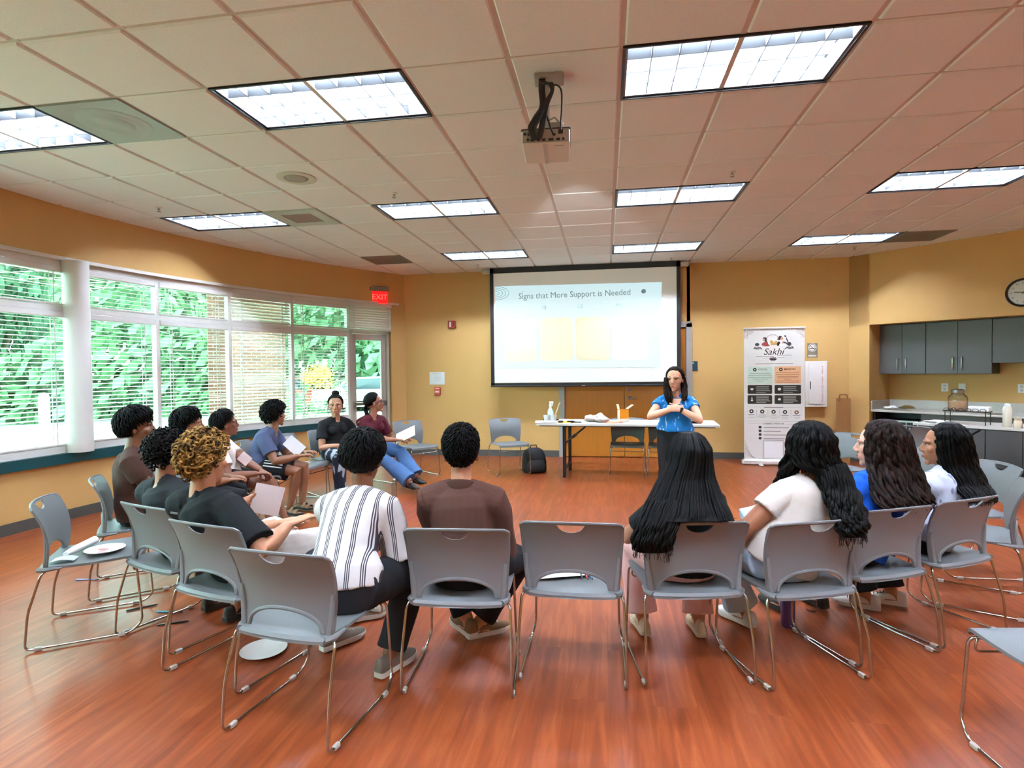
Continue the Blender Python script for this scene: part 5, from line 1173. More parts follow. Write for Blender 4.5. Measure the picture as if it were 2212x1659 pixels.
HC = V((0, -.010, .032))
def skull_r(d):
    a = math.sqrt((d.x / .078) ** 2 + (d.y / .099) ** 2 + (d.z / .093) ** 2); return 1 / a
def hairline(az, front, temple, side, back):
    a = abs(math.degrees(az)); P = [(0, front), (38, front), (58, temple), (78, side + 8), (92, side), (112, (side + back) / 2 - 6), (140, back), (180, back)]
    for (x0, y0), (x1, y1) in zip(P, P[1:]):
        if a <= x1: return y0 + (y1 - y0) * (a - x0) / (x1 - x0)
    return back
def hair_cap(front=34, temple=20, side=-12, back=-38, thick=.018, amp=.006, freq=22, top=0.0, seed=0, tuft=0.0, part=None, sub=5, edge=5.0, grow=34.0, tufts=0, tlen=.03):
    import bmesh
    bm = bmesh.new(); bmesh.ops.create_icosphere(bm, subdivisions=sub, radius=1); m = MB()
    idx = {v: i for i, v in enumerate(bm.verts)}; info = []
    for v in bm.verts:
        d = v.co.normalized(); az = math.atan2(d.x, d.y); el = math.degrees(math.asin(max(-1, min(1, d.z)))); h = hairline(az, front, temple, side, back)
        h += 4 * noise.noise(V((d.x * 5 + seed, d.y * 5, 0)))
        k = max(0, min(1, (el - h) / edge)); k = k * k * (3 - 2 * k); g = max(0, min(1, (el - h) / grow)); g = .16 + .84 * g * g * (3 - 2 * g)
        t = thick + top * max(0, d.z) + amp * noise.noise(V((d.x, d.y, d.z)) * (freq * .09) * 2.6 + V((seed, 0, 0))) + amp * .7 * noise.noise(V((d.x * 1.0, d.y * 1.0, d.z * .35)) * freq + V((0, seed, 0)))
        if tuft: t += tuft * abs(noise.noise(d * 6 + V((seed, seed, 0)))) * max(0, d.y) * (1 if el > 10 else 0)
        if part is not None: t -= .007 * math.exp(-((d.x - part) / .05) ** 2) * (1 if d.z > .1 and d.y > -.75 else 0)
        r = skull_r(d); r = r * .90 * (1 - k) + (r + t * g) * k
        info.append(k); m.v.append(tuple(HC + d * r))
    m.f = [tuple(idx[v] for v in f.verts) for f in bm.faces]; bm.free()
    random.seed(seed + 99); ga = PI * (3 - math.sqrt(5)); crown = V((.12, -.45, .88)).normalized()
    tufts = int(tufts * 1.7)
    for i in range(tufts):                                                # small locks combed away from the crown
        z = 1 - 2 * (i + .5) / tufts; q = math.sqrt(1 - z * z); d = V((q * math.cos(ga * i), q * math.sin(ga * i), z))
        def surf(d, off):
            az = math.atan2(d.x, d.y); el = math.degrees(math.asin(max(-1, min(1, d.z)))); h = hairline(az, front, temple, side, back)
            g = max(0, min(1, (el - h) / grow)); g = .16 + .84 * g * g * (3 - 2 * g)
            return HC + d * (skull_r(d) + (thick + top * max(0, d.z)) * g + off), el - h
        p0, m0 = surf(d, 0)
        if m0 < 6: continue
        flow = (d - crown); flow = (flow - d * flow.dot(d)); flow = flow.normalized() if flow.length > 1e-4 else d.orthogonal()
        flow = (flow + V((random.gauss(0, .24), random.gauss(0, .24), random.gauss(0, .2)))).normalized(); L = tlen * random.uniform(.6, 1.3); pts = []; rs = []
        for k in range(5):
            t = k / 4; dd = (d + flow * (L * t / .09)).normalized(); p, mm = surf(dd, .002 + .007 * math.sin(PI * t) * random.uniform(.3, 1.1) - (.004 if k == 0 else 0)); pts.append(p); rs.append((.003, .0042, .0038, .0028, .0006)[k])
        m.tube(pts, rs, 5)
    return m
def curls(mb, n, seed, rad=(.010, .016), tube_r=.0045, thick=.02, reg=(34, 20, -10, -45), turns=1.1, zmin=-.2):
    random.seed(seed); ga = PI * (3 - math.sqrt(5))
    for i in range(n):
        z = 1 - 2 * (i + .5) / n; q = math.sqrt(1 - z * z); d = V((q * math.cos(ga * i), q * math.sin(ga * i), z))
        az = math.atan2(d.x, d.y); el = math.degrees(math.asin(z))
        if el < hairline(az, *reg) + 2: continue
        c = HC + d * (skull_r(d) + thick + random.uniform(-.004, .007)); R = random.uniform(*rad)
        a = (d + V((random.gauss(0, .7), random.gauss(0, .7), random.gauss(0, .7)))).normalized(); u = a.orthogonal().normalized(); w = a.cross(u); ph = random.uniform(0, 6.3)
        pts = [c + (u * math.cos(ph + s) + w * math.sin(ph + s)) * R * (1 - .25 * s / (2 * PI * turns)) + a * (.004 * s - .006) for s in [2 * PI * turns * k / 9 for k in range(10)]]
        mb.tube(pts, [tube_r * .6] + [tube_r] * 8 + [tube_r * .5], 6)
def drape(mb, rings, nl=46, seed=1, wave=0.0, wfreq=7.0, lock=.010, yaw=0.0, rag=.05, core=.86, dome=False):
    """hair falling through rings (x, y, z, half width, half depth); yaw turns the flat side"""
    if dome:
        x, y, z, w, d = rings[0]; rings = [(x, y, z + .026, .012, .012), (x, y, z + .019, w * .62, d * .62)] + list(rings)
    random.seed(seed); cs = [V(r[:3]) for r in rings]; n = 40
    ca, sa = math.cos(yaw), math.sin(yaw)
    def pt(i_f, th, k):
        i = min(int(i_f), len(rings) - 2); t = i_f - i
        c = cs[i].lerp(cs[i + 1], t); w = rings[i][3] + (rings[i + 1][3] - rings[i][3]) * t; dd = rings[i][4] + (rings[i + 1][4] - rings[i][4]) * t
        x, y = w * k * math.cos(th), dd * k * math.sin(th)
        return c + V((x * ca - y * sa, x * sa + y * ca, 0))
    M_ = len(rings) - 1; loops = []
    for s in range(0, M_ * 5 + 1):
        f = min(s / 5, M_ - 1e-6); loops.append([pt(f, 2 * PI * j / n, core * (1 + .05 * math.sin(j * 5.0 + seed) + .03 * math.sin(j * 11 + s * .15))) for j in range(n)])
    mb.loft(loops)
    for q in range(nl):
        th = 2 * PI * (q + random.uniform(-.4, .4)) / nl; k = random.uniform(.84, 1.0); ph = random.uniform(0, 6.3); am = wave * random.uniform(.6, 1.3); end = M_ - random.uniform(0, .35)
        pts, rs = [], []; N = 7 * M_
        for s in range(N + 1):
            f = end * s / N; p = pt(f, th, k * (.96 if s == 0 else 1)); t = s / N
            p = p + V((am * math.sin(ph + wfreq * f), am * math.cos(ph + wfreq * f * .9), 0)) * min(1, t * 2)
            pts.append(p); rs.append(lock * (.75 + .35 * math.sin(PI * t)) * (1 if t < .85 else max(.12, (1 - t) / .15)))
        pts.append(pts[-1] + V((random.gauss(0, .006), random.gauss(0, .006), -rag * random.uniform(.2, 1)))); rs.append(.0012)
        mb.tube(pts, rs, 6)
def hand(mb, W, R, s=1.0, curl=.5, side=1, spread=.0, thumb_in=.5):
    """hand rooted at wrist W; R columns = (across, along fingers, back normal); side +1 puts the thumb at +x"""
    def T(p): return W + R @ (V((p[0] * side, p[1], p[2])) * s)
    t = MB(); t.tube([T((0, -.012, 0)), T((0, .012, 0)), T((.002, .04, -.002)), T((.001, .070, -.004)), T((0, .090, -.007))], [(.024 * s, .018 * s), (.028 * s, .017 * s), (.037 * s, .016 * s), (.040 * s, .0145 * s), (.036 * s, .011 * s)], 14, side=R.col[0] * side); mb.add(t.v, t.f)
    for x, L, dx in ((.029, .070, .10), (.010, .078, .02), (-.010, .073, -.05), (-.028, .058, -.14)):
        p = V((x, .082, -.006)); a = curl * .55; d = V((dx + spread * x * 8, 1, 0)).normalized(); pts = [T(p - V((0, .012, 0))), T(p)]; rad = [.0088 * s, .0086 * s]
        for seg, (fr, ad) in enumerate(((.44, .0), (.30, curl * .9), (.26, curl * .6))):
            a += ad; v = V((d.x * math.cos(a), d.y * math.cos(a), -math.sin(a))); p = p + v * L * fr; pts.append(T(p)); rad.append((.0082, .0076, .0064)[seg] * s)
        t = MB(); t.tube(pts, rad, 8, round_ends=True); mb.add(t.v, t.f)
    p = V((.024, .018, -.004)); v1 = V((.62, .72, -.32 * thumb_in * 2)).normalized(); v2 = V((.62 - .55 * thumb_in, .8, -.45 * thumb_in * 2)).normalized()
    t = MB(); t.tube([T(p), T(p + v1 * .034), T(p + v1 * .034 + v2 * .03), T(p + v1 * .034 + v2 * .055)], [.0125 * s, .0110 * s, .0095 * s, .0075 * s], 8, round_ends=True); mb.add(t.v, t.f)
def shoe(root, ank, toe, s, mats, kind='sneaker', tilt=None):
    """shoe under ankle point; toe = horizontal direction"""
    y = V(toe).normalized(); z = V(tilt).normalized() if tilt is not None else UP; R = frame(y, z)
    base = V(ank) - R.col[2] * .075 * s
    T = lambda x, yy, zz: base + R @ V((x * s, yy * s, zz * s))
    prof = [(-.085, .022), (-.075, .031), (-.03, .033), (.03, .036), (.09, .044), (.13, .043), (.165, .032), (.185, .014)]
    sole = MB(); lo, hi, lo2 = [], [], []
    out = [(-w, yy) for yy, w in prof] + [(w, yy) for yy, w in reversed(prof)]
    sole.loft([[T(x, yy, .0 + (.012 if yy > .16 else 0)) for x, yy in out], [T(x * 1.04, yy * 1.01, .012) for x, yy in out], [T(x, yy, .026) for x, yy in out]])
    up = MB(); hts = [.070, .088, .092, .078, .056, .050, .042, .032]
    if kind == 'sandal':
        up.tube([T(-.045, .10, .026), T(-.03, .105, .052), T(0, .107, .060), T(.03, .105, .052), T(.045, .10, .026)], [(.022 * s, .003)] * 5, 6, side=R.col[1]); up.tube([T(-.036, .03, .026), T(-.025, .045, .070), T(.0, .05, .084), T(.025, .045, .07), T(.036, .03, .026)], [(.016 * s, .003)] * 5, 6, side=R.col[1]); up.tube([T(-.036, .0, .03), T(-.03, -.05, .05), T(0, -.078, .056), T(.03, -.05, .05), T(.036, .0, .03)], .007 * s, 6)
    else:
        rings = []
        for (yy, w), h in zip(prof, hts):
            a = []
            for k in range(13):
                g = PI * k / 12; cz = max(0, math.sin(g)); fl = h if kind != 'clog' else h * (1 if yy > .0 else .72)
                a.append(T(-w * .96 * math.cos(g) * (1 - .12 * cz), yy, .02 + (fl - .02) * cz ** .7))
            rings.append(a + [T(w * .9, yy, .018), T(-w * .9, yy, .018)])
        up.loft(rings)
    o = up.build('shoe' if kind != 'sandal' else 'sandal', mats[0], root, smooth=True, auto=55); sole.build('sole', mats[1], o, smooth=True, auto=40)
    if kind == 'sneaker':
        l = MB()
        for k in range(4): l.tube([T(-.022, .045 + .018 * k, .073 - .007 * k), T(0, .048 + .018 * k, .083 - .009 * k), T(.022, .045 + .018 * k, .073 - .007 * k)], .003 * s, 5)
        l.build('laces', mats[2] if len(mats) > 2 else mats[1], o)
    return o
SKIN = {}
def skin(rgb):
    return M('skin_%d_%d_%d' % rgb, rgb, rough=.48, var=.05, scale=40, spec=.4)
def person(label, hip, head, h, face, pitch=0, roll=0, s=1.0, sw=.17, hipz=.51, skin_rgb=(150, 104, 76), fem=0.0, standing=False,
           hands=(None, None), poles=(None, None), feet=(None, None), knees=(None, None), toes=(None, None), shirt=None, sleeve=.45, legs=None, shoes=None, glasses=False,
           curl=(.5, .5), palm=(None, None), fdir=(None, None), hs=1.0, lift=(0, 0), slouch=.03, bw=1.0, neckw=1.0, nose=1.0, hem=-.06, shirt_local=False, vox=.005, lip=None, shoe_kind='sneaker', cross=None, hide_face=False):
    root = empty('person', (hip[0], hip[1], 0), label=label, cat='person'); O = V((hip[0], hip[1], 0))
    a = math.radians(h); F = V((math.cos(a), math.sin(a), 0)); Lt = V((-F.y, F.x, 0))          # forward and left
    H = V((0, 0, hipz)); Hc = V(head) - O
    fa = math.radians(face - 90); Hm3 = Matrix.Rotation(fa, 3, 'Z') @ Matrix.Rotation(math.radians(pitch), 3, 'X') @ Matrix.Rotation(math.radians(roll), 3, 'Y')
    Hm = Matrix.Translation(Hc) @ Hm3.to_4x4() @ Matrix.Scale(s * hs, 4)
    nb = Hc - UP * .155 * s * hs - V((math.cos(math.radians(face)), math.sin(math.radians(face)), 0)) * .025
    C = H.lerp(nb, .5) - F * slouch
    sp = lambda t: H * (1 - t) ** 2 + C * (2 * t * (1 - t)) + nb * t * t
    # torso
    k = sw / .17
    prof = [(-.12, .10, .085), (-.02, .155 * bw, .112 * bw), (.15, .150 * bw, .108 * bw), (.35, .132 * k * bw, .098 * bw), (.55, .142 * k, .104), (.72, .150 * k, .104), (.86, .150 * k, .088), (.95, .105 * k, .068), (1.0, .062, .058)]
    b = MB(); pts = [sp(t) if t >= 0 else H - UP * .08 for t, _, _ in prof]; b.tube(pts, [(x * .97, y * .95) for _, x, y in prof], 22, side=Lt)
    b.tube([sp(.93), nb, Hm @ V((0, -.012, -.075)), Hm @ V((0, -.006, -.03))], [.062 * neckw, .054 * neckw, .051 * neckw, .05 * neckw], 16)
    head_parts(b, Hm, fem, nose)
    if fem and not hide_face:
        for q in (-1, 1): b.ell(sp(.66) + F * .07 + Lt * q * .07 * k, (.055, .055, .05))
    ua, fl_ = .275 * s, .235 * s
    sh = [None, None]; el = [None, None]; wr = [None, None]
    S = MB() if shirt else None
    if shirt:
        def prf(t):
            for (t0, x0, y0), (t1, x1, y1) in zip(prof, prof[1:]):
                if t <= t1: q = max(0, (t - t0) / (t1 - t0)); return x0 + (x1 - x0) * q, y0 + (y1 - y0) * q
            return prof[-1][1:]
        rows = [(hem,) + tuple(prf(max(hem, -.02)))] + [r for r in prof[1:8] if r[0] > hem + .03]
        mg = lambda t: .030 if t < .2 else .024 if t < .45 else .016
        S.tube([sp(t) if t >= 0 else H + (sp(.0) - sp(.1)).normalized() * (-t) * .5 for t, _, _ in rows], [(x + (mg(t) if t < .9 else .008), y + (mg(t) if t < .9 else .013)) for t, x, y in rows], 26, side=Lt)
        S.tube([sp(.90), sp(.97), nb + (Hc - nb).normalized() * shirt.get('neck', -.02)], [(.125 * k, .082), (.088, .072), (.064 * neckw, .062 * neckw)], 22, side=Lt)
        if fem:
            for q in (-1, 1): S.ell(sp(.66) + F * .075 + Lt * q * .07 * k, (.066, .062, .06))
    for i, q in ((0, 1), (1, -1)):                                        # left, right
        sh[i] = sp(.86) + Lt * q * sw + UP * (lift[i] - .018)
        t = V(hands[i]) - O if hands[i] is not None else H + F * .30 + Lt * q * .09 + UP * .075
        fd_ = (t - sh[i]).normalized()
        pole = V(poles[i]) if poles[i] is not None else Lt * q * .42 - F * .5 - UP * .8
        el[i], wr[i] = ik(sh[i], t, ua, fl_, pole)
        A = 1.0 * s * (1.08 if fem < .5 else 1.0)
        b.tube([sp(.97) + Lt * q * .02, sp(.90) + Lt * q * sw * .5 - UP * .004, sh[i] - UP * .004], [.046, .046 * A, .044 * A], 14)
        if shirt: S.tube([sp(.965) + Lt * q * .025, sp(.90) + Lt * q * sw * .5 - UP * .002, sh[i] - UP * .002], [.060, .066 * A, .072 * A], 16)
        b.tube([sp(.84) + Lt * q * sw * .55, sh[i] + Lt * q * .006, sh[i].lerp(el[i], .35), sh[i].lerp(el[i], .8), el[i], el[i].lerp(wr[i], .25), el[i].lerp(wr[i], .7), wr[i]], [.048 * A, .047 * A, .046 * A, .042 * A, .041 * A, .042 * A, .033 * A, (.027 * A, .023 * A)], 14)
        fdv = V(fdir[i]) if fdir[i] is not None else (wr[i] - el[i])
        pn = V(palm[i]) if palm[i] is not None else UP
        R = frame(fdv, pn); hand(b, wr[i] + fdv.normalized() * .008, R, s * .98, curl[i], side=q)
        if shirt and sleeve > 0:
            path = [sp(.84) + Lt * q * sw * .5, sh[i] + Lt * q * .006 - UP * .004]; rad = [.072 * A, .070 * A]
            if sleeve <= 1:
                path += [sh[i].lerp(el[i], .14), sh[i].lerp(el[i], max(.28, sleeve * .6)), sh[i].lerp(el[i], max(.34, sleeve))]; rad += [.068 * A, .064 * A + .004, .062 * A + shirt.get('flare', .004)]
            else:
                path += [sh[i].lerp(el[i], .16), sh[i].lerp(el[i], .5), el[i], el[i].lerp(wr[i], .5), el[i].lerp(wr[i], .92)]; rad += [.067 * A, .060 * A, .053 * A, .045 * A, .037 * A]
            S.tube(path, rad, 16)
    # legs
    th, sn = .40 * s, .40 * s; hj, kn, an = [None] * 2, [None] * 2, [None] * 2
    for i, q in ((0, 1), (1, -1)):
        hj[i] = H + Lt * q * .085 * bw - UP * .0
        if standing: t = V(feet[i]) - O if feet[i] is not None else H * 0 + Lt * q * .09 + UP * .08
        else: t = V(feet[i]) - O if feet[i] is not None else F * .40 + Lt * q * .13 + UP * .085
        pole = V(knees[i]) if knees[i] is not None else (F if standing else UP * .8 + F * .6 + Lt * q * .12)
        kn[i], an[i] = ik(hj[i], t, th if not standing else (hipz - .08) * .52, sn if not standing else (hipz - .08) * .52, pole)
        A = s * bw
        b.tube([hj[i] - (kn[i] - hj[i]).normalized() * .03, hj[i].lerp(kn[i], .2), hj[i].lerp(kn[i], .6), kn[i], kn[i].lerp(an[i], .28), kn[i].lerp(an[i], .7), an[i]], [.078 * A, .080 * A, .066 * A, .054 * A, .054 * A, .039 * A, .035 * A], 16)
        td = V(toes[i]) if toes[i] is not None else F
        tz = None
        b.tube([an[i] + UP * .01, an[i] - UP * .038 * s - td.normalized() * .03 * s, an[i] - UP * .045 * s + td.normalized() * .06 * s, an[i] - UP * .055 * s + td.normalized() * .14 * s], [.033 * s, (.03 * s, .028 * s), (.036 * s, .022 * s), (.034 * s, .012 * s)], 12, side=td.cross(UP))
    body = put(remesh(b, vox, 3, 'body'), 'body', skin(skin_rgb), root)
    if not hide_face: face_parts(root, Hm, skin_rgb, fem, glasses=glasses, lip=lip)
    if shirt:
        me = remesh(S, .0065, 3, 'shirt'); seed_ = hip[0] * 7
        wrinkle(me, shirt.get('fold', .004), seed_)
        if shirt.get('vneck'):
            from mathutils.bvhtree import BVHTree
            bv = BVHTree.FromPolygons([v.co.copy() for v in me.vertices], [tuple(p.vertices) for p in me.polygons]); q = MB(); rows = []
            for k in range(9):
                t = k / 8; z = sp(.98).z - .02 - .115 * t; hw = .062 * (1 - t) ** .8 + .002; row = []
                for c in range(9):
                    org = sp(.9) * 1.0; org.z = z; org = org + Lt * hw * (c / 4 - 1) + F * .5; hit = bv.ray_cast(org, -F)[0]
                    row.append((hit if hit is not None else org - F * .42) + F * .0025)
                rows.append(row)
            q.loft(rows, cap=False, closed=False); q.build('neckline', skin(skin_rgb), body, smooth=True)
        so = put(me, shirt.get('name', 'shirt'), shirt['mat'], root)
        if shirt.get('local'):
            z = (sp(.85) - sp(.2)).normalized(); x = -(Lt - z * Lt.dot(z)).normalized(); y = z.cross(x); T4 = Matrix.Translation(sp(.5)) @ Matrix((x, y, z)).transposed().to_4x4()
            me.transform(T4.inverted()); so.matrix_local = T4
    if legs:
        P = MB(); w = legs.get('w', .014)
        P.tube([H - UP * .085 + F * .0, H, sp(.12), sp(legs.get('waist', .15))], [(.135 * bw + w, .10 * bw + w), (.158 * bw + w, .115 * bw + w), (.152 * bw + w, .110 * bw + w), (.136 * bw + w * .6, .1 * bw + w * .6)], 24, side=Lt)
        for i in (0, 1):
            A = s * bw; L = legs.get('len', 1.0)
            if L < .5:                                                     # shorts
                P.tube([hj[i] - (kn[i] - hj[i]).normalized() * .03, hj[i].lerp(kn[i], .3), hj[i].lerp(kn[i], L * 1.9)], [.088 * A + w, .086 * A + w, .080 * A + w * 1.7], 18)
            else:
                fl2 = legs.get('flare', 0.0); e = legs.get('end', .93)
                P.tube([hj[i] - (kn[i] - hj[i]).normalized() * .03, hj[i].lerp(kn[i], .3), hj[i].lerp(kn[i], .75), kn[i], kn[i].lerp(an[i], .35), kn[i].lerp(an[i], .75), kn[i].lerp(an[i], e)], [.080 * A + w, .078 * A + w, .064 * A + w, .060 * A + w * .8, .057 * A + w + fl2 * .4, .048 * A + w + fl2 * .8, .046 * A + w * 1.2 + fl2], 18)
        me = remesh(P, .007, 5, 'legs')
        wrinkle(me, .0035, hip[0] * 3)
        put(me, legs.get('name', 'trousers'), legs['mat'], root)
    if shoes:
        for i in (0, 1): shoe(root, an[i], V(toes[i]) if toes[i] is not None else F, s * .95, shoes, shoe_kind)
    J = dict(root=root, O=O, H=H, Hm=Hm, Hm3=Hm3, Hc=Hc, sp=sp, sh=sh, el=el, wr=wr, hj=hj, kn=kn, an=an, F=F, L=Lt, nb=nb)
    return J
def add_hair(J, mb_head=None, mb_local=None, mat_=None, name='hair', rem=None):
    """hair given in head coordinates and / or in person coordinates, joined into one mesh"""
    m = MB()
    if mb_head is not None: m.add([J['Hm'] @ V(p) for p in mb_head.v], mb_head.f)
    if mb_local is not None: m.add(mb_local.v, mb_local.f)
    if rem: me = remesh(m, rem, 2, name)
    else: me = m.mesh(name)
    Ti = Matrix.Translation(J['Hc']) @ J['Hm3'].to_4x4(); me.transform(Ti.inverted())
    return put(me, name, mat_, J['root'], Ti)
# ---------------------------------------------------------------- the people in the room
BLK = hair_mat('black_hair', (5, 5, 5), (20, 18, 17))
BLK2 = hair_mat('glossy_black_hair', (4, 4, 4), (19, 18, 17), rough=.3, freq=80)
DKB = hair_mat('dark_brown_hair', (16, 10, 8), (42, 28, 23), rough=.42)
CURLY = hair_mat('curly_black_hair', (6, 5, 5), (24, 20, 18), curly=True)
BLOND = hair_mat('bleached_curls', (44, 30, 18), (176, 134, 72), rough=.5, curly=True)
def cloth(name, rgb, **k):
    k.setdefault('rough', .85); k.setdefault('var', .08); k.setdefault('scale', 10); k.setdefault('bump', .12); k.setdefault('bscale', 260); k.setdefault('spec', .2)
    return M(name, rgb, **k)
def denim(name, rgb): return cloth(name, rgb, var=.16, scale=9, bump=.2, bscale=300)
SOLE_W = M('sole_white', (206, 200, 188), rough=.6); SOLE_D = M('sole_dark', (34, 32, 30), rough=.7)
def stripes_mat():
    m = bpy.data.materials.new('striped_cotton'); m.use_nodes = True; nt = m.node_tree; b = nt.nodes['Principled BSDF']; L = nt.links
    tc = nt.nodes.new('ShaderNodeTexCoord'); sp = nt.nodes.new('ShaderNodeSeparateXYZ'); L.new(tc.outputs['Object'], sp.inputs[0])
    def math_(op, a, bb=None):
        q = nt.nodes.new('ShaderNodeMath'); q.operation = op
        if hasattr(a, 'is_output'): L.new(a, q.inputs[0])
        else: q.inputs[0].default_value = a
        if bb is not None: q.inputs[1].default_value = bb
        return q.outputs[0]
    per = .058; ph = math_('FRACT', math_('DIVIDE', math_('ADD', sp.outputs[0], 5.0), per))
    cr = nt.nodes.new('ShaderNodeValToRGB'); cr.color_ramp.interpolation = 'CONSTANT'; e = cr.color_ramp.elements
    W = lin((198, 193, 188)) + (1,); D = lin((58, 56, 66)) + (1,); G = lin((150, 148, 152)) + (1,)
    e[0].position = 0; e[0].color = W; e[1].position = .40; e[1].color = D
    for p, c in ((.47, W), (.53, D), (.60, W), (.66, D), (.73, W)): x = e.new(p); x.color = c
    L.new(ph, cr.inputs[0]); L.new(cr.outputs[0], b.inputs['Base Color']); b.inputs['Roughness'].default_value = .85; b.inputs['Specular IOR Level'].default_value = .2
    n = nt.nodes.new('ShaderNodeTexNoise'); n.inputs['Scale'].default_value = 250; L.new(tc.outputs['Object'], n.inputs['Vector']); bp = nt.nodes.new('ShaderNodeBump'); bp.inputs['Strength'].default_value = .1; bp.inputs['Distance'].default_value = .005
    L.new(n.outputs[0], bp.inputs['Height']); L.new(bp.outputs[0], b.inputs['Normal']); return m
def printed(name, base, ink, scale, thr=.56, stretch=(1, 1, .45)):
    m = bpy.data.materials.new(name); m.use_nodes = True; nt = m.node_tree; b = nt.nodes['Principled BSDF']; L = nt.links
    tc = nt.nodes.new('ShaderNodeTexCoord'); mp = nt.nodes.new('ShaderNodeMapping'); mp.inputs['Scale'].default_value = stretch; L.new(tc.outputs['Object'], mp.inputs[0])
    n = nt.nodes.new('ShaderNodeTexNoise'); n.inputs['Scale'].default_value = scale; n.inputs['Detail'].default_value = 1.5; L.new(mp.outputs[0], n.inputs['Vector'])
    cr = nt.nodes.new('ShaderNodeValToRGB'); e = cr.color_ramp.elements; e[0].position = thr; e[0].color = lin(base) + (1,); e[1].position = thr + .05; e[1].color = lin(ink) + (1,)
    L.new(n.outputs[0], cr.inputs[0]); L.new(cr.outputs[0], b.inputs['Base Color']); b.inputs['Roughness'].default_value = .8; b.inputs['Specular IOR Level'].default_value = .2; return m
def hip_at(k, f=.015, l=0.0):
    x, y, h, _ = CHAIRS[k]; a = math.radians(h); return (x + f * math.cos(a) - l * math.sin(a), y + f * math.sin(a) + l * math.cos(a)), h
BLACK_T = cloth('black_cotton', (22, 22, 24)); CHAR = cloth('charcoal_cotton', (36, 37, 40)); BLK_P = cloth('black_twill', (24, 24, 27)); SHOE_G = (cloth('grey_knit', (112, 104, 92), bump=.3), SOLE_W, M('lace_pale', (170, 164, 152))); SHOE_B = (M('black_leather', (24, 22, 21), rough=.4), SOLE_D, BLACK)
def held(name, J_pt, n, w, d, label, mat_=None, up=(0, 0, 1), th=.0012, cat='paper', group='paper sheets held by the people'):
    R = frame(up, n); m = MB(); m.box((0, 0, 0), (w, d, th)); o = m.build(name, mat_ or PAPER); o.matrix_world = Matrix.Translation(V(J_pt)) @ R.to_4x4(); return tag(o, label, cat, group)
def people():
    # boy in brown by the window
    hp, h = hip_at(16)
    J = person('person in a brown tee with a dark bowl haircut sitting nearest the window, in profile', hp, (-3.20, 3.475, 1.085), h, 42, s=.95, sw=.160, skin_rgb=(116, 76, 52), shirt=dict(mat=cloth('brown_tee', (70, 48, 40)), name='shirt'), legs=dict(mat=BLK_P, name='trousers'), shoes=SHOE_B, hs=1.03, slouch=.03)
    add_hair(J, hair_cap(front=22, temple=8, side=-6, back=-58, thick=.030, amp=.004, freq=30, top=.006, tuft=.010, seed=1, grow=18, tufts=700, tlen=.045), None, BLK)
    # boy half hidden in light blue
    hp, h = hip_at(17)
    J = person('person in a light blue collared shirt almost hidden behind the curly blond head', hp, (-3.31, 4.11, 1.045), h, 48, s=.95, sw=.158, skin_rgb=(140, 96, 68), shirt=dict(mat=cloth('sky_blue_shirt', (168, 196, 232)), neck=.03), legs=dict(mat=BLK_P, name='trousers'), shoes=SHOE_B, hs=1.03)
    add_hair(J, hair_cap(front=24, temple=14, side=-10, back=-56, thick=.028, amp=.005, freq=18, tuft=.014, seed=2, tufts=700, tlen=.04), None, BLK)
    # boy in the white polo with glasses
    hp, h = hip_at(18)
    J = person('person in a white polo shirt and black shorts with glasses, leaning on the knees', hp, (-3.42, 4.71, .99), h, 48, pitch=6, s=.95, sw=.158, skin_rgb=(126, 80, 58), glasses=True, hands=((-3.08, 4.72, .575), (-3.06, 4.62, .565)), feet=((-3.0, 4.95, .085), (-2.96, 4.66, .085)),
               shirt=dict(mat=cloth('white_polo', (226, 216, 206)), neck=.02, flare=.008), sleeve=.62, legs=dict(mat=BLK_P, name='shorts', len=.36, w=.012), shoes=SHOE_G, hs=1.02, slouch=.05, curl=(.8, .8))
    add_hair(J, hair_cap(front=32, temple=18, side=-8, back=-56, thick=.022, amp=.004, freq=24, seed=3, tufts=600), None, BLK)
    held('paper_sheet', (-3.16, 4.60, .70), (.5, -.7, .4), .10, .09, 'white sheet with red print held by the person in the white polo', M('red_print_paper', (226, 196, 192), rough=.7, var=.2, scale=8), up=(.5, .2, .6))
    # boy in navy tee and striped shorts
    hp, h = hip_at(19, .0)
    NAVY = cloth('navy_tee', (70, 78, 104))
    J = person('person in a navy tee and black shorts with white side stripes, curly dark hair', hp, (-3.385, 5.44, 1.02), h, 60, s=.97, sw=.158, skin_rgb=(140, 96, 70), hands=((-3.12, 5.55, .62), (-3.06, 5.33, .615)), feet=((-3.18, 5.58, .085), (-3.19, 5.36, .085)), toes=((.96, -.2, 0), (.96, -.25, 0)),
               shirt=dict(mat=NAVY, flare=.008), sleeve=.66, legs=dict(mat=BLK_P, name='shorts', len=.38, w=.016), shoes=(M('sandal_tan', (128, 106, 80), rough=.6), SOLE_D), shoe_kind='sandal', slouch=.09, curl=(.5, .6), hs=1.02)
    ST = M('white_stripe', (224, 222, 218), rough=.8)
    for k in range(3):
        m = MB(); A, B = J['hj'][1], J['kn'][1]; d = (B - A).normalized(); o_ = -J['L']
        up_ = o_.cross(d) * -1; up_ = d.cross(o_); 
        if up_.z < 0: up_ = -up_
        off = (o_ * math.cos(.35 + .28 * k) + up_ * math.sin(.35 + .28 * k)) * .106
        m.tube([A.lerp(B, .18) + off, A.lerp(B, .4) + off * 1.01, A.lerp(B, .66) + off * .99], [(.006, .0035)] * 3, 6, side=up_.cross(off).cross(off)); m.build('side_stripe', ST, J['root'])
    c = hair_cap(front=20, temple=8, side=-24, back=-60, thick=.026, amp=.010, freq=10, seed=4); curls(c, 420, 5, (.010, .018), .006, .024, reg=(20, 8, -24, -60)); add_hair(J, c, None, CURLY)
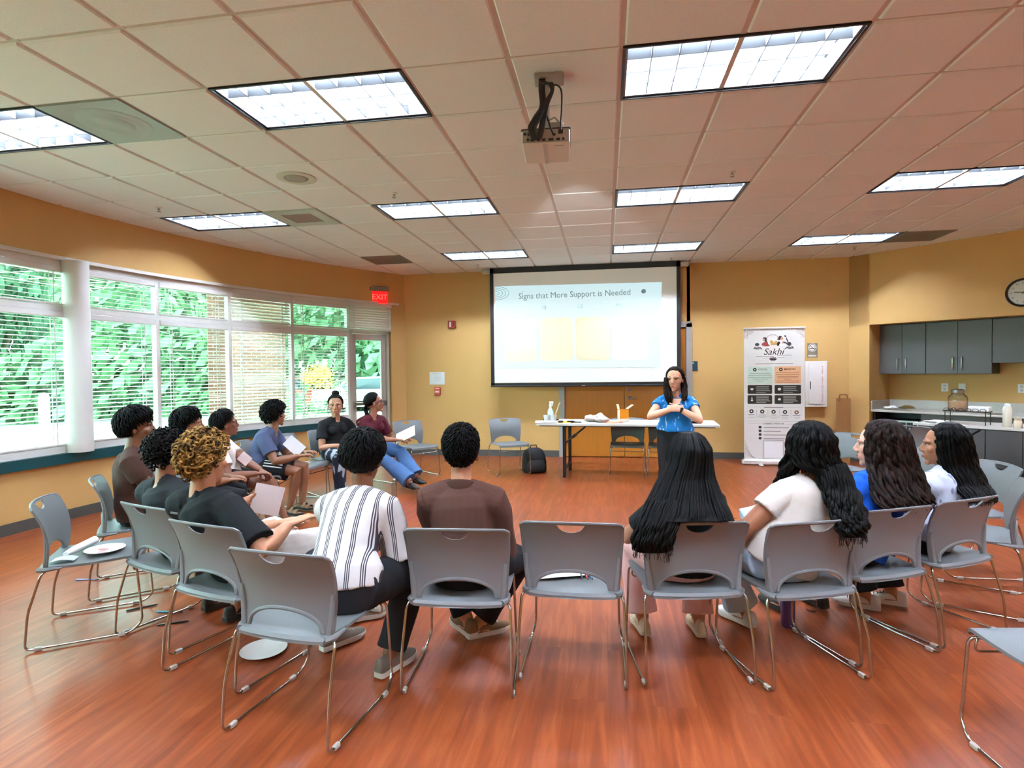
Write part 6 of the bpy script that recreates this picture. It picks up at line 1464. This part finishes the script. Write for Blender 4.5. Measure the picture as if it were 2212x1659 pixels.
    held('paper_sheet', (-3.19, 5.47, .70), (.3, -.9, .2), .13, .2, 'white sheet hanging from the hand of the person in the navy tee', up=(.75, .1, -.65))
    # dark-haired person in black seen from behind
    hp, h = hip_at(1)
    J = person('person in a charcoal tee with short dark hair, left of the curly blond person', hp, (-2.47, 2.90, .99), h, 86, pitch=-6, s=1.0, sw=.168, skin_rgb=(168, 116, 86), hands=((-2.36, 3.20, .60), (-2.12, 3.10, .70)), poles=(None, (.05, -.5, -.85)), feet=((-2.39, 3.16, .085), (-2.16, 3.04, .085)),
               shirt=dict(mat=CHAR, neck=-.03, flare=.012), sleeve=.75, legs=dict(mat=cloth('khaki_twill', (112, 100, 80)), name='trousers'), shoes=SHOE_B, slouch=.05, curl=(.5, .9), fdir=(None, (.5, .8, .3)), palm=(None, (-.6, .2, .7)))
    c = hair_cap(front=28, temple=14, side=-12, back=-56, thick=.024, amp=.006, freq=14, seed=6); curls(c, 300, 8, (.009, .015), .005, .022, reg=(28, 14, -12, -58)); add_hair(J, c, None, CURLY)
    held('paper_sheet', (-2.02, 3.15, .69), (.5, -.85, .25), .165, .18, 'white sheet held up in front of the person in charcoal black', up=(.25, .1, 1), mat_=M('held_paper', (222, 206, 200), rough=.7, var=.01))
    # curly blond person in black
    hp, h = hip_at(2, .03, .03)
    J = person('person in a black tee with curly blond-tipped hair seen from behind', hp, (-2.02, 2.62, 1.005), h, 78, pitch=-4, roll=-4, s=1.06, sw=.178, bw=1.08, skin_rgb=(188, 132, 98), hands=((-1.78, 2.86, .63), (-1.62, 2.70, .665)), poles=((-.5, -.2, -.7), (.7, -.3, -.5)), feet=((-1.88, 3.02, .085), (-1.44, 3.12, .085)), toes=(None, (.7, .5, 0)),
               shirt=dict(mat=BLACK_T, neck=-.035, flare=.014), sleeve=.86, legs=dict(mat=cloth('cream_shorts', (206, 198, 188)), name='shorts', len=.46, w=.016), shoes=SHOE_G, slouch=.05, curl=(.35, .4), neckw=1.12, fdir=(None, (.55, .75, .35)))
    c = hair_cap(front=30, temple=14, side=-16, back=-58, thick=.022, amp=.006, freq=12, seed=7); curls(c, 620, 9, (.009, .016), .0048, .024, reg=(30, 14, -16, -60)); add_hair(J, c, None, BLOND)
    m = MB(); m.box((0, 0, 0), (.052, .003, .009)); o = m.build('back_label', M('label_grey', (96, 94, 92), rough=.8), J['root']); o.location = J['sp'](.80) - J['F'] * .135 + J['L'] * .06; o.rotation_euler = (0, 0, math.radians(h - 90))
    held('paper_sheet', (-1.70, 2.80, .595), (.1, -.2, .95), .2, .15, 'white sheet lying across the lap of the curly blond person', up=(.5, .8, .1))
    # woman in the black top
    hp, h = hip_at(21)
    J = person('woman in a black top and patterned trousers with hair in a bun, facing us', hp, (-3.20, 6.42, 1.055), h, -66, s=.98, sw=.158, fem=1.0, skin_rgb=(170, 122, 94), hands=((-3.02, 6.33, .60), (-3.06, 6.26, .60)), poles=((.6, .4, -.6), (-.7, -.3, -.6)),
               shirt=dict(mat=BLACK_T, neck=-.04, flare=.01), sleeve=.62, legs=dict(mat=printed('patterned_cotton', (30, 34, 44), (150, 156, 164), 14, .54), name='trousers', w=.02), shoes=SHOE_B, slouch=.04, hs=1.06, curl=(.6, .6))
    c = hair_cap(front=38, temple=22, side=-20, back=-42, thick=.014, amp=.003, freq=30, part=.1, seed=8); c.ell((.0, -.055, .145), (.045, .042, .032)); c.ell((.012, -.075, .155), (.028, .03, .022))
    for q in (-1, 1): c.tube([(q * .074, .04, .03), (q * .086, .045, -.03), (q * .080, .05, -.09), (q * .086, .045, -.13)], [.002, .003, .002, .001], 6)
    add_hair(J, c, None, BLK)
    # woman in maroon
    hp, h = hip_at(22)
    J = person('woman in a maroon top and blue jeans with a low ponytail, turned to the screen', hp, (-2.87, 6.79, 1.065), h, 34, pitch=8, s=1.0, sw=.165, bw=1.08, fem=1.0, skin_rgb=(150, 102, 78), glasses=True, hands=((-2.55, 6.88, .63), (-2.56, 6.70, .62)), feet=((-2.30, 6.72, .16), (-2.28, 6.58, .085)), toes=((.8, -.6, 0), (.8, -.6, 0)), knees=((.4, 0, .9), (.4, -.2, .9)),
               shirt=dict(mat=cloth('maroon_tee', (84, 28, 40)), flare=.008), sleeve=.66, legs=dict(mat=denim('blue_denim', (72, 104, 146)), name='jeans', flare=.03, w=.018), shoes=(M('dark_clog', (44, 32, 28), rough=.5), SOLE_D, BLACK), shoe_kind='clog', slouch=.03, hs=1.06, fdir=((.9, -.3, 0), (.9, .1, 0)))
    c = hair_cap(front=36, temple=20, side=-14, back=-44, thick=.013, amp=.002, freq=30, part=.0, seed=9); c.tube([(0, -.095, -.02), (.0, -.115, -.05)], [.02, .018], 10)
    e = V((0, 0, 0)); Hm = J['Hm']; p0 = Hm @ V((-.01, -.105, -.045)); loc = MB()
    drape(loc, [(*(p0), .020, .018), (*(p0 + V((.03, -.02, -.08))), .024, .018), (*(p0 + V((.07, -.035, -.17))), .018, .012), (*(p0 + V((.085, -.03, -.22))), .006, .005)], nl=14, seed=3, lock=.005, rag=.02)
    add_hair(J, c, loc, BLK)
    held('paper_sheet', (-2.46, 6.78, .675), (-.35, -.55, .75), .22, .26, 'white sheet held on the lap of the woman in maroon', up=(.85, .1, .4))
    # striped shirt, leaning forward
    h = 84
    J = person('person in a white shirt with dark vertical stripes leaning forward, seen from behind', (-1.15, 2.36), (-1.20, 2.70, 1.012), h, 94, pitch=-10, s=1.04, sw=.158, skin_rgb=(128, 84, 60), hands=((-1.08, 2.86, .60), (-1.03, 2.84, .60)), poles=((-.3, .1, -.9), (.25, -.35, -.85)), feet=((-1.42, 2.80, .085), (-1.04, 2.60, .085)), toes=((.5, .85, 0), (.35, .93, 0)), knees=((-.55, .5, .7), (.25, .6, .8)),
               shirt=dict(mat=stripes_mat(), local=True, neck=-.01, flare=.02, fold=.006), sleeve=.80, legs=dict(mat=cloth('black_trousers', (34, 35, 39)), name='trousers', w=.02), shoes=SHOE_G, slouch=.10, curl=(.9, .9), fdir=((.6, .5, .1), (-.5, .8, .1)), palm=((-.3, .2, .9), (.5, .2, .8)), lift=(-.012, .0))
    c = hair_cap(front=26, temple=10, side=-22, back=-58, thick=.028, amp=.007, freq=10, seed=10, tuft=.01, tufts=1100, tlen=.045); add_hair(J, c, None, BLK)
    # brown collared shirt
    hp, h = hip_at(4)
    J = person('person in a dark brown collared shirt with short black hair, seen from behind', hp, (-.715, 2.77, 1.037), h, 101, s=1.02, sw=.168, skin_rgb=(194, 140, 108), feet=((-.75, 2.98, .115), (-.68, 3.0, .095)), toes=((-.5, .6, 0), (.75, .6, 0)), knees=((-.5, .6, .6), (.6, .6, .6)), hands=((-.72, 3.02, .60), (-.62, 3.02, .60)),
               shirt=dict(mat=cloth('brown_knit', (82, 54, 46), bump=.2), neck=-.03), sleeve=1.5, legs=dict(mat=BLK_P, name='trousers', w=.018), shoes=(cloth('tan_suede', (112, 84, 60)), SOLE_W, M('lace_pale', (170, 164, 152))), slouch=.035)
    m = MB(); nb = J['nb']; m.tube([nb + (J['F'] * math.cos(a) + J['L'] * math.sin(a)) * .074 + UP * (-.012 - .03 * math.cos(a)) for a in [.55 + (2 * PI - 1.1) * k / 20 for k in range(21)]], [(.034, .007)] * 21, 8, side=(0, 0, 1)); m.build('collar', cloth('brown_collar', (76, 50, 42)), J['root'], smooth=True)
    c = hair_cap(front=30, temple=14, side=14, back=-56, thick=.014, amp=.003, freq=26, top=.012, seed=11, grow=55, tufts=900, tlen=.024); add_hair(J, c, None, BLK)
    # presenter
    J = person('standing woman in a blue patterned sleeveless blouse and black trousers, hands clasped', (.715, 6.22), (.715, 6.185, 1.335), -99, -112, roll=2, s=.97, sw=.162, bw=1.06, fem=1.0, hipz=.77, standing=True, skin_rgb=(206, 156, 124), hands=((.735, 5.985, 1.045), (.655, 5.985, 1.045)), poles=((.95, .25, -.35), (-.95, .25, -.35)), slouch=-.01, hs=1.08,
               shirt=dict(mat=printed('blue_print', (24, 108, 172), (150, 190, 224), 26, .60, (1.3, 1.3, .5)), neck=-.045, fold=.008, vneck=True), sleeve=.22, hem=.10, legs=dict(mat=BLK_P, name='trousers', w=.014, flare=.02, waist=.36), shoes=SHOE_B, curl=(1.0, 1.0), fdir=((-.9, -.15, .1), (.9, -.15, .1)), palm=((.1, -.95, .3), (-.1, -.95, .3)), lip=(176, 92, 86))
    c = hair_cap(front=40, temple=24, side=-30, back=-46, thick=.016, amp=.003, freq=34, part=-.02, seed=12); loc = MB(); hc = J['Hc']
    def hr(x, y, z, w, d): return (hc.x + x, hc.y + y, hc.z + z, w, d)
    drape(loc, [hr(.005, .045, .06, .085, .07), hr(.0, .055, -.06, .105, .07), hr(.0, .07, -.16, .11, .05), hr(0, .08, -.24, .10, .03)], nl=34, seed=4, lock=.009, yaw=.1, rag=.03)
    drape(loc, [hr(-.085, -.005, .03, .022, .05), hr(-.092, -.03, -.07, .028, .05), hr(-.078, -.085, -.17, .034, .035), hr(-.06, -.10, -.245, .026, .018)], nl=16, seed=5, lock=.008, rag=.03, wave=.004)
    drape(loc, [hr(.088, .02, .03, .018, .045), hr(.098, .0, -.07, .022, .045), hr(.088, -.055, -.16, .024, .03), hr(.075, -.085, -.215, .016, .014)], nl=14, seed=6, lock=.008, rag=.02, wave=.004)
    add_hair(J, c, loc, DKB)
    w = J['wr'][0]; e = J['el'][0]; d = (w - e).normalized(); m = MB(); m.tube([w - d * .03, w - d * .008], .030, 16); m.box(w - d * .02 + V((0, -.03, .012)), (.026, .012, .024)); m.build('wrist_watch', BLACK, J['root'])
    m = MB(); m.tube([J['nb'] + V((.07 * math.cos(a), -.07 * math.sin(a) * 1.0 - .012, -.035 - .055 * max(0, math.sin(a)))) for a in [PI * k / 14 for k in range(15)]], .0016, 5); m.build('necklace', M('gold_chain', (196, 150, 80), rough=.3, metal=1), J['root'])
    # very long straight black hair, pink trousers
    hp, h = hip_at(6, .03)
    J = person('person with very long straight black hair and pale pink trousers, back to us', hp, (.405, 2.945, .995), h, 88, s=.97, sw=.128, bw=1.05, fem=1.0, skin_rgb=(170, 120, 92), feet=((.19, 3.20, .085), (.49, 3.22, .085)), toes=((-.2, .98, 0), (-.1, .98, 0)), hands=((.24, 3.16, .60), (.42, 3.2, .60)), poles=((-.9, -.4, -.5), (.6, -.4, -.7)),
               shirt=dict(mat=BLACK_T), sleeve=.7, legs=dict(mat=cloth('pink_fleece', (222, 178, 172)), name='trousers', w=.022, flare=.012), shoes=(M('cream_canvas', (200, 184, 154), rough=.8), M('sole_cream', (190, 178, 152), rough=.7), M('lace_dark', (60, 52, 44))), slouch=.03)
    loc = MB(); sh_ = lambda L: [(r[0] - hp[0], r[1] - hp[1], *r[2:]) for r in L]
    drape(loc, sh_([(.405, 2.925, 1.110, .070, .080), (.404, 2.910, 1.060, .100, .122), (.398, 2.890, 1.000, .106, .116), (.382, 2.840, .930, .128, .085), (.366, 2.765, .843, .172, .075), (.355, 2.680, .790, .208, .055), (.345, 2.640, .772, .226, .035)]), nl=150, seed=7, lock=.0085, dome=True, yaw=.12, rag=.006, core=.92)
    drape(loc, sh_([(.270, 2.720, .850, .085, .045), (.222, 2.622, .760, .095, .035), (.198, 2.586, .690, .092, .026), (.198, 2.580, .640, .084, .016)]), nl=60, seed=8, lock=.0065, yaw=.1, rag=.05, wave=.004, core=.75)
    add_hair(J, hair_cap(front=40, temple=24, side=-36, back=-50, thick=.012, amp=.0015, freq=40, part=.12, seed=13), loc, BLK2)
    # white tee, light jeans
    hp, h = hip_at(7, .04)
    J = person('person in a white tee and light jeans with long wavy black hair', hp, (1.01, 3.06, 1.045), h, 96, s=1.02, sw=.172, bw=1.12, fem=1.0, skin_rgb=(160, 102, 70), hands=((.74, 3.12, .63), (.95, 3.24, .66)), poles=((-.75, -.7, -.4), (.6, -.5, -.6)), feet=((.755, 3.38, .085), (.74, 3.36, .56)), toes=((-.55, .75, 0), (-.9, .35, 0)), knees=((-.5, .4, .8), (.75, .6, .5)), lift=(.0, .0),
               shirt=dict(mat=cloth('white_tee', (226, 216, 204)), flare=.006), sleeve=.30, legs=dict(mat=denim('light_denim', (172, 192, 210)), name='jeans', w=.02, flare=.02), shoes=(M('white_leather', (206, 204, 200), rough=.5), SOLE_W, M('strap_grey', (130, 134, 138))), slouch=.03)
    loc = MB(); sh_ = lambda L: [(r[0] - hp[0], r[1] - hp[1], *r[2:]) for r in L]
    drape(loc, sh_([(1.005, 3.045, 1.155, .070, .085), (1.005, 3.035, 1.100, .106, .115), (1.005, 3.03, 1.03, .114, .108), (1.020, 3.0, .975, .112, .080), (1.06, 2.96, .93, .085, .06)]), nl=80, seed=10, lock=.009, dome=True, yaw=.2, rag=.02, wave=.004, core=.9)
    drape(loc, sh_([(1.065, 2.985, .985, .080, .06), (1.085, 2.925, .880, .082, .05), (1.095, 2.855, .800, .080, .042), (1.095, 2.79, .735, .074, .030), (1.085, 2.755, .690, .060, .018)]), nl=64, seed=11, lock=.010, yaw=.25, rag=.05, wave=.012, core=.8)
    drape(loc, sh_([(.962, 3.045, 1.075, .05, .06), (.925, 3.05, .985, .048, .05), (.888, 3.075, .87, .040, .035), (.862, 3.10, .74, .028, .020)]), nl=22, seed=12, lock=.008, yaw=.2, rag=.04, wave=.010, core=.8)
    add_hair(J, hair_cap(front=40, temple=24, side=-30, back=-50, thick=.016, amp=.003, freq=30, part=.0, seed=14), loc, BLK2)
    # royal blue, wavy brown hair
    hp, h = hip_at(8)
    J = person('person in royal blue with big wavy dark brown hair, face in profile to the left', hp, (1.455, 3.37, 1.02), h, 149, s=1.0, sw=.166, fem=1.0, skin_rgb=(206, 154, 130), lip=(186, 96, 92), nose=1.12,
               shirt=dict(mat=cloth('royal_blue', (20, 84, 190))), sleeve=.8, legs=dict(mat=BLK_P, name='trousers'), shoes=SHOE_B, slouch=.03, hands=((1.05, 3.45, .62), (1.25, 3.55, .62)))
    loc = MB(); sh_ = lambda L: [(r[0] - hp[0], r[1] - hp[1], *r[2:]) for r in L]
    drape(loc, sh_([(1.480, 3.355, 1.135, .070, .07), (1.492, 3.350, 1.085, .104, .092), (1.500, 3.35, 1.02, .118, .098), (1.512, 3.335, .93, .135, .09), (1.506, 3.27, .83, .160, .08), (1.503, 3.20, .765, .172, .062), (1.500, 3.15, .735, .165, .04)]), nl=120, seed=15, lock=.0115, dome=True, yaw=.45, rag=.02, wave=.011, core=.9, wfreq=4.5)
    add_hair(J, hair_cap(front=34, temple=18, side=-30, back=-50, thick=.022, amp=.006, freq=16, part=.05, seed=15), loc, DKB)
    # straight black hair, patterned top
    hp, h = hip_at(9)
    J = person('person in a pale patterned top with straight black hair, face in profile to the left', hp, (1.885, 3.585, .995), h, 150, s=.97, sw=.158, fem=1.0, skin_rgb=(160, 108, 76), nose=1.06, lip=(140, 84, 70), feet=((1.52, 3.68, .085), (1.70, 3.76, .085)), toes=((-.9, .4, 0), (-.92, .38, 0)),
               shirt=dict(mat=printed('pale_print', (186, 192, 206), (120, 128, 150), 22, .60)), sleeve=.6, legs=dict(mat=BLK_P, name='trousers', w=.018, flare=.012), shoes=(M('white_trainer', (212, 206, 196), rough=.5), SOLE_W, M('trainer_black', (26, 24, 24))), slouch=.03)
    loc = MB(); sh_ = lambda L: [(r[0] - hp[0], r[1] - hp[1], *r[2:]) for r in L]
    drape(loc, sh_([(1.908, 3.570, 1.105, .064, .065), (1.914, 3.566, 1.060, .092, .088), (1.924, 3.566, 1.00, .100, .09), (1.945, 3.56, .90, .108, .08), (1.972, 3.51, .80, .112, .065), (1.985, 3.44, .745, .110, .05), (1.985, 3.40, .725, .10, .03)]), nl=150, seed=16, lock=.0075, dome=True, yaw=.5, rag=.02, wave=.003, core=.9)
    add_hair(J, hair_cap(front=38, temple=20, side=-14, back=-50, thick=.012, amp=.0015, freq=36, part=.1, seed=16), loc, BLK2)
    m = MB(); m.ell(J['Hm'] @ V((.086, -.01, -.015)), (.007, .007, .009)); m.build('earbud', WHITE, J['root'], smooth=True)
people()
